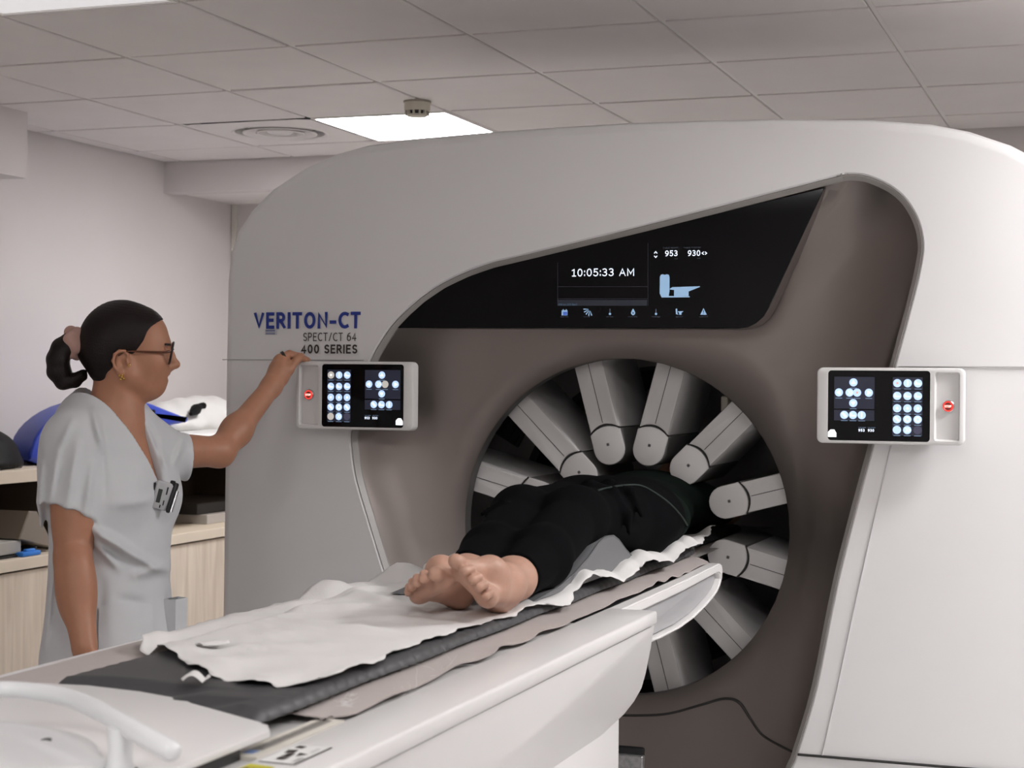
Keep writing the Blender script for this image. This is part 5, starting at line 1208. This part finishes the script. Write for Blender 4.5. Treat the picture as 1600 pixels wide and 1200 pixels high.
# left hand on the panel's corner: back of the hand towards the camera's left, fingers over the top edge
pv = pl; ptop = at(550, 671.5, PY).z + .182
PALM = W(436, 580, .485)
f.cap(W_L, PALM, .025, .028, k=.02); f.cap(W(434, 590, .48), W(440, 566, .50), .026, .024, k=.015)
fing = [([W(433, 562, .495), W(446, 555, .50), W(459, 556, .52), W(470, 561, .535)], .0088), ([W(437, 560, .515), W(452, 552, .52), W(466, 556, .54), W(476, 562, .555)], .0090),
        ([W(441, 561, .53), W(455, 554, .535), W(469, 557, .555), W(481, 562, .57)], .0086), ([W(444, 563, .545), W(457, 557, .55), W(470, 558, .565), W(479, 563, .58)], .0076)]
for pts, r_ in fing: f.chain(pts, [r_ * 1.12, r_ * 1.0, r_ * .95, r_ * .8], k=.003)
f.chain([W(440, 592, .475), W(452, 578, .485), W(463, 563, .50), W(471, 556, .515)], [.015, .0115, .0098, .0085], k=.008)
# neck and head
f.cap(H(-28, -70, 0), H(-34, -165, 0), .050, .054, k=.03); f.cap(H(-5, -95, 0), H(-8, -165, 0), .036, .042, k=.03); f.cap(H(-34, -165, 0), W(176, 690), .054, .060, k=.04)
for s_ in (-1, 1): f.cap(H(-30, -60, 52 * s_), H(6, -185, 14 * s_), .010, .012, k=.03)
hm = .001
f.ell(H(-14, 28, 0), (.089, .074, .084), HB, k=.02); f.ell(H(-45, 5, 0), (.060, .068, .062), HB, k=.03)
f.ell(H(50, 20, 0), (.044, .062, .060), HB, k=.03); f.ell(H(44, -28, 0), (.047, .058, .062), HB, k=.03)
f.cap(H(2, -62, 50), H(58, -93, 15), .015, .013, k=.03); f.cap(H(2, -62, -50), H(58, -93, -15), .015, .013, k=.03); f.cap(H(-6, -30, 54), H(2, -62, 50), .015, .015, k=.025); f.cap(H(-6, -30, -54), H(2, -62, -50), .015, .015, k=.025)
f.ell(H(40, -70, 0), (.046, .046, .040), HB, k=.03); f.ell(H(64, -92, 0), (.0165, .018, .0130), HB, k=.018); f.cap(H(-8, -70, 0), H(40, -95, 0), .035, .018, k=.03)
f.ell(H(80, 14, 0), (.014, .044, .012), HB, k=.016); f.ell(H(78, -52, 0), (.014, .030, .024), HB, k=.02)
for s_ in (-1, 1):
    f.ell(H(58, -34, 40 * s_), (.026, .021, .024), HB, k=.025)
    f.ell(H(89, -8, 33 * s_), (.014, .019, .012), HB, k=.014, op='cut')
    f.ell(H(73, -10, 32 * s_), (.0125, .0125, .0125), HB, k=.002); f.cap(H(81, -3, 45 * s_), H(85.5, -2.5, 24 * s_), .0045, .0045, k=.006); f.cap(H(80, -17, 43 * s_), H(83, -17, 25 * s_), .0042, .0042, k=.006)
    f.ell(H(99, -40, 11.5 * s_), (.0105, .0068, .0082), HB, k=.007)
    f.ell(H(107, -47, 7 * s_), (.005, .003, .0035), HB, k=.002, op='cut')
f.chain([H(88, 8, 0), H(98, -12, 0), H(109, -33, 0)], [.0085, .0085, .0095], k=.010); f.ell(H(110.5, -36.5, 0), (.0115, .0105, .0095), HB, k=.006); f.cap(H(100, -46, 0), H(91, -52, 0), .0055, .006, k=.008)
f.ell(H(86.5, -60, 0), (.0085, .020, .0062), HB, k=.006); f.ell(H(81.5, -73, 0), (.0085, .017, .0058), HB, k=.006); f.cap(H(95, -67, -16), H(95, -67, 16), .0030, .0030, k=.006, op='cut')
f.ell(H(72, -74, 0), (.0125, .026, .022), HB, k=.012)
# ears
for s_ in (-1, 1):
    ec = lambda u, v, w=0: H(-14 + u, -34 + v, (75 + w) * s_)
    f.ell(ec(0, 2, -3), (.0185, .0065, .026), [E1 * math.cos(.2) - EZ * math.sin(.2), E2, EZ * math.cos(.2) + E1 * math.sin(.2)], k=.005)
    f.ell(ec(2, -1, 6), (.0115, .0065, .016), HB, k=.003, op='cut')
    f.chain([ec(12, 6, 2), ec(14, 18, 3), ec(6, 27, 5), ec(-6, 27, 7), ec(-16, 19, 8), ec(-20, 4, 8), ec(-16, -10, 6), ec(-7, -20, 3)], [.0026, .0034, .004, .004, .004, .0038, .0034, .0034], k=.0025)
    f.ell(ec(-2, -23, 1), (.0085, .0045, .0085), HB, k=.004); f.cap(ec(13, -4, 2), ec(12, 5, 2), .0042, .0034, k=.003); f.ell(ec(4, -4, 4), (.006, .006, .008), HB, k=.003, op='cut')
def paint_body(c):
    q = c - HC; u, w_, v = q @ E1 * 1000, q @ E2 * 1000, q[:, 2] * 1000
    lips = (u > 80) & (v < -57) & (v > -78.5) & (np.abs(w_) < 22 - np.abs(v + 67) * .9)
    brow = (u > 70) & (v > 8.5) & (v < 14.5) & (np.abs(w_) > 12) & (np.abs(w_) < 48)
    eye = (((u - 73) ** 2 + (v + 10) ** 2 + (np.abs(w_) - 32) ** 2) < 13.2 ** 2) & (v < -5) & (v > -15)
    iris = eye & (((v + 9.8) ** 2 + (np.abs(w_) - 31) ** 2) < 5.6 ** 2) & (u > 80)
    m = np.zeros(len(c), int); m[lips] = 1; m[brow] = 2; m[eye] = 3; m[iris] = 2; return m
body = skin('body', f, [SKIN, LIPS, HAIR, mat('eye_white', (.55, .52, .48), .2)], wom, 1, paint_body)
# hair: a sleek cap drawn back to a bun and a short tail
hs = .003
f = Field(*[np.arange(a - .16, a + .16, hs) for a in HC])
f.ell(H(-14, 29, 0), (.093, .079, .087), HB, k=.02); f.ell(H(-46, 6, 0), (.064, .073, .066), HB, k=.03); f.ell(H(46, 24, 0), (.046, .0655, .063), HB, k=.03); f.cap(H(-55, -15, 0), H(-52, -50, 0), .052, .036, k=.03)
f.cap(H(-45, -30, 30), H(-47, -56, 24), .036, .026, k=.02); f.cap(H(-45, -30, -30), H(-47, -56, -24), .036, .026, k=.02)
def hairline(x, y, z):
    u = ((x - HC[0]) * E1[0] + (y - HC[1]) * E1[1]) * 1000 + 0 * z; v = (z - HC[2]) * 1000 + 0 * (x + y)
    # boundary u(v): hair lies behind it
    b = np.interp(v, [-130, -85, -60, -46, -38, -25, -19, -3, 19, 40, 52, 62, 73, 130], [-58, -50, -42, -36, -26, 2, 8, 20, 35, 43, 52, 66, 84, 120])
    return (u - b) * .001
sl, g = f._win(HC - .16, HC + .16); f.d[sl] = np.maximum(f.d[sl], hairline(*g).astype(np.float32) * .8)
for s_ in (-1, 1): f.ell(H(-12, -36, 76 * s_), (.022, .022, .027), HB, k=.006, op='cut')
hz_ = lambda x, y, z: .0003 * np.sin(((z - HC[2]) * 1000 * .9 + ((x - HC[0]) * E1[0] + (y - HC[1]) * E1[1]) * 1000 * .12))
f.warp(HC - .16, HC + .16, hz_)
hair = skin('hair', f, HAIR, wom, 1)
f = Field(*[np.arange(a - .13, a + .09, .0028) for a in H(-150, 0, 0)])
for k in range(7):
    o = (k - 3) * 4.2; ou = (k % 3 - 1) * 5
    f.chain([H(-112, 14 + ou * .4, o * .5), H(-134, 10 + ou, o), H(-152, -4 + ou, o * 1.3), H(-160, -28 + ou * .5, o * 1.5), H(-157 + ou, -56, o * 1.5), H(-144 + ou, -78 + ou * .4, o * 1.2), H(-124 + ou, -80 + (k % 2) * 7, o), H(-107 + ou * 1.3, -68 + (k % 2) * 5, o * .8), H(-101 + ou, -52, o * .7)], [.017, .020, .022, .024, .022, .017, .012, .007, .002], k=.006)
skin('ponytail', f, HAIR, wom, 1)
f = Field(*[np.arange(a - .075, a + .075, .0025) for a in H(-124, 14, 0)])
for k in range(9):
    a = 2 * PI * k / 9; f.ell(H(-124 + (7 if k % 2 else -7), 12 + 25 * math.sin(a), 25 * math.cos(a)), (.0165, .015, .0165), HB, k=.006)
f.cap(H(-124, 12, -15), H(-124, 12, 15), .022, .022, k=.01); f.ell(H(-106, 30, 6), (.010, .012, .016), HB, k=.004)
skin('scrunchie', f, mat('scrunchie_pink', (.50, .31, .26), .8, noise=.06, nscale=60), wom, 1)
# glasses
GL = mat('glasses_black', (.012, .008, .007), .25); TORT = mat('glasses_tortoise', (.10, .03, .012), .25, noise=.8, nscale=60)
gls = None
bm = bmesh.new()
def lens(s_): return [H(101 + (v_ + 8) * .19 - abs(w_) * .02, v_, w_ * s_) for v_, w_ in [(-9 + 25 * math.copysign(abs(math.sin(t)) ** .8, math.sin(t)), 32 + 26 * math.copysign(abs(math.cos(t)) ** .8, math.cos(t))) for t in np.linspace(0, 2 * PI, 36, endpoint=False)]]
for s_ in (-1, 1): tube(bm, lens(s_), .0026, 8, closed=True)
tube(bm, [H(102, -2, -7), H(105, 0, 0), H(102, -2, 7)], .0022, 8); gls = obj('glasses', bm, GL, wom, 60)
bm = bmesh.new()
for s_ in (-1, 1):
    vs_ = [bm.verts.new(p) for p in lens(s_)]; bm.faces.new(vs_)
LENS = mat('clear_lens', (1, 1, 1), .02); LENS.node_tree.nodes['Principled BSDF'].inputs['Transmission Weight'].default_value = 1; LENS.node_tree.nodes['Principled BSDF'].inputs['IOR'].default_value = 1.05
obj('lenses', bm, LENS, gls, None)
for s_ in (-1, 1):
    bm = bmesh.new(); tube(bm, [H(96, -6, 58 * s_), H(84, -8, 66 * s_), H(50, -8, 73 * s_), H(10, -7, 79 * s_), H(-8, -8, 81 * s_), H(-22, -18, 78 * s_)], [.0034, .0034, .0028, .0026, .0024, .002], 8, squash=(1, .8)); obj('temple', bm, TORT, gls, 60)
GOLD = mat('gold', (.75, .50, .16), .22, metal=1)
bm = bmesh.new()
for du, dv in ((-6, -64), (0, -67), (-3, -72), (4, -71), (1, -62)): lathe(bm, [(0, -.0035), (.0027, -.0022), (.0035, 0), (.0027, .0022), (0, .0035)], H(-13 + du, dv, -79), n=10)
tube(bm, [H(4, -36, -82), H(6, -40, -83), H(4, -44, -82), H(1, -40, -81), H(4, -36, -82)], .0012, 6); obj('earring', bm, GOLD, wom)

# tunic
xs_ = np.arange(-2.60, -1.96, .0042); ys_ = np.arange(3.02, 3.86, .0042); zs_ = np.concatenate([np.arange(.58, .76, .008), np.arange(.76, 1.40, .0042)])
f = Field(xs_, ys_, zs_)
SR2 = S_R + vec(0, 0, .006); hemR = W(108, 802, -.15); hemL = W(300, 716, .20)
f.cap(SR2, hemR, .060, .071, k=.045); f.cap(S_L + vec(0, 0, .0), hemL, .052, .060, k=.045)
# sleeve openings, neckline, hem
dR = (E_R - S_R) / np.linalg.norm(E_R - S_R); cR = W(109, 800, -.15); nR = dR + .30 * E1 * 1.0 ; nR = (nR * 1.0); nR = dR - TF * .0 - E1 * .36; nR /= np.linalg.norm(nR)
def half(c, n): return lambda x, y, z: -((x - c[0]) * n[0] + (y - c[1]) * n[1] + (z - c[2]) * n[2])
f.cap(cR - dR * .03, cR + dR * .08, .056, .060, k=.004, op='cut')
# cut below the right hem only around the arm
f.fn(cR - .12, cR + .12, lambda x, y, z: np.maximum(np.maximum(half(cR, nR)(x, y, z), np.sqrt((x - cR[0]) ** 2 + (y - cR[1]) ** 2 + 0 * z) - .12), -((z - cR[2]) * 0 + .2) + 0 * x), .002, 'cut')
dL = (E_L - S_L) / np.linalg.norm(E_L - S_L); cL = W(293, 712, .19); nL = dL * .55 + E1 * .83; nL /= np.linalg.norm(nL)
f.fn(cL - .14, cL + .14, lambda x, y, z: half(cL, nL)(x, y, z), .003, 'cut'); f.cap(cL - dL * .02, cL + dL * .05, .046, .048, k=.004, op='cut')
torso(f, .014, .06)
f.ell(W(176, 1060), (.130, .182, .16), TB, k=.06); f.cap(W(174, 860) - TF * .02, W(176, 1060) - TF * .02, .112, .132, k=.06)
f.ell(W(150, 715, -.02) - TF * .045, (.055, .12, .11), TB, k=.06)
f.cap(W(146, 648, -.03), W(114, 688, -.12), .048, .054, k=.05); f.cap(W(206, 655, .04), W(240, 700, .12), .042, .048, k=.05)
f.cap(W(165, 628, .0) - TF * .035, W(150, 650, -.03) - TF * .03, .050, .056, k=.04)
def uv(x, y, z):                                   # photo-side coordinates on the cloth, in photo pixels at the body's depth
    u = ((x - HC[0]) * E1[0] + (y - HC[1]) * E1[1]) / .001515 + 200 + 0 * z; v = 545 - (z - HC[2]) / .001515 + 0 * (x + y); w_ = (x - HC[0]) * E2[0] + (y - HC[1]) * E2[1] + 0 * z
    return u, v, w_
folds = [((150, 815), (205, 850), 10, .010), ((150, 822), (262, 890), 12, .011), ((152, 835), (190, 880), 9, .008), ((163, 690), (168, 770), 8, -.0035), ((128, 690), (112, 790), 12, .007), ((100, 700), (88, 780), 9, .006), ((150, 640), (165, 700), 9, .007), ((150, 720), (140, 800), 10, .006), ((185, 780), (240, 775), 16, .006), ((250, 690), (262, 740), 9, .006), ((225, 650), (262, 720), 8, -.005), ((288, 690), (270, 730), 8, .005), ((75, 720), (72, 860), 8, .007), ((215, 890), (262, 880), 14, .007), ((165, 900), (158, 1000), 12, -.004), ((95, 860), (82, 1000), 8, .006), ((190, 925), (230, 935), 12, -.005), ((120, 655), (98, 700), 9, .005)]
def crease_field(x, y, z):
    u, v, w_ = uv(x, y, z); e = np.zeros(np.broadcast(u, v).shape, np.float32)
    for (ax_, ay_), (bx_, by_), wd, am in folds:
        dx, dy = bx_ - ax_, by_ - ay_; t = np.clip(((u - ax_) * dx + (v - ay_) * dy) / (dx * dx + dy * dy), 0, 1)
        d2 = (u - ax_ - t * dx) ** 2 + (v - ay_ - t * dy) ** 2; e -= (2.0 if am > 0 else 1.3) * am * np.exp(-d2 / (wd * wd * .38)) * np.sin(PI * np.clip(.12 + .8 * t, 0, 1))
    return e * (w_ < .10)
f.warp((-3, 3, .5), (-1.9, 4, 1.4), crease_field)
# V neck: remove the cloth in front of the neck between the two edges
def vneck(x, y, z):
    p = [(x - HC[0]), (y - HC[1]), (z - HC[2])]
    a = x * TF[0] + y * TF[1] + 0 * z; l = x * TL[0] + y * TL[1] + 0 * z
    c = NB; v = z - c[2] + 0 * x; lat = l - c @ TL
    wd = .0065 + np.clip(v, 0, .4) * .46
    inside = np.maximum(np.maximum(lat - (.005 - .05 * np.clip(v, 0, .4)), -lat - wd), -(v))
    return np.maximum(inside, -(a - (c @ TF - .30 * np.clip(v, 0, .3) - .12)))
NB = W(243, 758, -.02); nbt = NB @ TL; NB = NB - TL * 0
f.fn(NB - .32, NB + .32, vneck, .004, 'cut')
f.cap(H(-30, -100, 0), H(-32, -168, 0), .0585, .066, k=.012, op='cut')
f.fn((-3, 3, .5), (-1.9, 4, .7), lambda x, y, z: (z - .64) + 0 * x + 0 * y, .003, 'cut')
tun = skin('tunic', f, SCRUB, wom, 2)
f = Field(np.arange(-2.55, -1.95, .012), np.arange(3.0, 3.8, .012), np.arange(.05, .72, .015))
for s_ in (-1, 1):
    hp_ = W(176, 1040) + TL * (.085 * s_); kn = vec(hp_[0], hp_[1], .48); an = vec(hp_[0], hp_[1], .10); f.cap(hp_, kn, .10, .08, k=.03); f.cap(kn, an, .08, .075, k=.02)
skin('trousers', f, SCRUB, wom, 1)
BUCK = mat('mole', (.10, .035, .02), .6)
# ring
bm = bmesh.new(); rc = fing[0][0][0] * .2 + fing[0][0][1] * .8; rd = fing[0][0][1] - fing[0][0][0]; rd /= np.linalg.norm(rd)
lathe(bm, [(.0105, -.0045), (.0140, -.004), (.0140, .004), (.0105, .0045)], rc, rd, 20); obj('ring', bm, BLACK, wom)

# pockets, badge and pen
hit = caster([tun])
def patch(name, quad, lift, m, par, nx=14, ny=10, fat=.0015):
    rows = []
    for j in range(ny + 1):
        r = []
        for i in range(nx + 1):
            u, v = i / nx, j / ny; a = [(1 - u) * (1 - v) * quad[0][q] + u * (1 - v) * quad[1][q] + u * v * quad[2][q] + (1 - u) * v * quad[3][q] for q in (0, 1)]
            p, n = hit(*a)
            if p is None: return None
            r.append(tuple(p + n * lift))
        rows.append(r)
    return sheet(name, rows, m, fat, par, 60)
pk_ = patch('pocket', [(153, 946), (235, 944), (238, 1012), (154, 1014)], .007, SCRUB, tun, fat=.006)
c = W(278, 957, -.0); bm = bmesh.new(); B3 = Matrix((Vector(TF), Vector(TL), Vector(EZ))).transposed().to_4x4()
ring(bm, [(-.020, -.030), (.012, -.024), (.012, .020), (-.020, .026)], [(-.020, -.028), (.0105, -.0225), (.0105, .0185), (-.020, .024)], 'z', -.06, .034); bmesh.ops.transform(bm, matrix=Matrix.Translation(c) @ B3, verts=bm.verts); obj('side_pocket', bm, SCRUB, tun, 40)
p, n = hit(251, 774)
if p is not None:
    n_ = Vector(TF * .55 - E2 * .84).normalized(); up_ = Vector(EZ) * .96 + Vector(E1) * .26; up_ = (up_ - n_ * up_.dot(n_)).normalized(); rt = up_.cross(n_).normalized()
    Mb = Matrix(((rt.x, up_.x, n_.x, 0), (rt.y, up_.y, n_.y, 0), (rt.z, up_.z, n_.z, 0), (0, 0, 0, 1))); Mb = Matrix.Translation(p + n_ * .006) @ Mb
    bdg = thing('dosimeter_badge', p + n_ * .006, 'small grey electronic badge with dark display clipped at the tunic\'s neckline', 'badge')
    bm = bmesh.new(); box(bm, (-.021, -.033, -.006), (.019, .033, .009), .004, 2, 0, Mb); obj('case', bm, mat('badge_grey', (.42, .42, .43), .4), bdg)
    bm = bmesh.new(); box(bm, (-.014, -.018, .008), (-.004, .014, .0098), .0004, 1, 0, Mb); obj('display', bm, mat('badge_lcd', (.05, .055, .05), .25), bdg)
    bm = bmesh.new(); box(bm, (.004, -.022, .008), (.0065, -.010, .0096), 0, 1, 0, Mb); box(bm, (.006, .004, .008), (.009, .022, .0096), 0, 1, 0, Mb); box(bm, (-.003, -.029, .008), (.0, -.022, .0096), 0, 1, 0, Mb); obj('marking', bm, BLACK, bdg, None)
    bm = bmesh.new(); box(bm, (-.026, -.020, -.004), (-.020, .026, .004), .002, 1, 0, Mb); obj('clip', bm, BLACK, bdg)
    pen = thing('pen', p + n_ * .01, 'black and silver pen clipped beside the badge on the tunic', 'pen')
    a0, a1 = Mb @ Vector((.027, .036, .006)), Mb @ Vector((.020, -.036, .012))
    bm = bmesh.new(); tube(bm, [a0, a0 * .97 + a1 * .03, a0 * .1 + a1 * .9, a1], [.0045, .0062, .0062, .0035], 14); obj('barrel', bm, BLACK, pen)
    bm = bmesh.new(); s_ = rt * .006 + n_ * .004; tube(bm, [a0 * .75 + a1 * .25 + s_, a0 * .05 + a1 * .95 + s_], .0035, 10); obj('side_clip', bm, mat('pen_silver', (.65, .65, .66), .25, metal=1), pen)
    bm = bmesh.new(); box(bm, (.012, .028, .0), (.024, .040, .008), .002, 1, 0, Mb); obj('pocket_clip', bm, BLACK, pen)
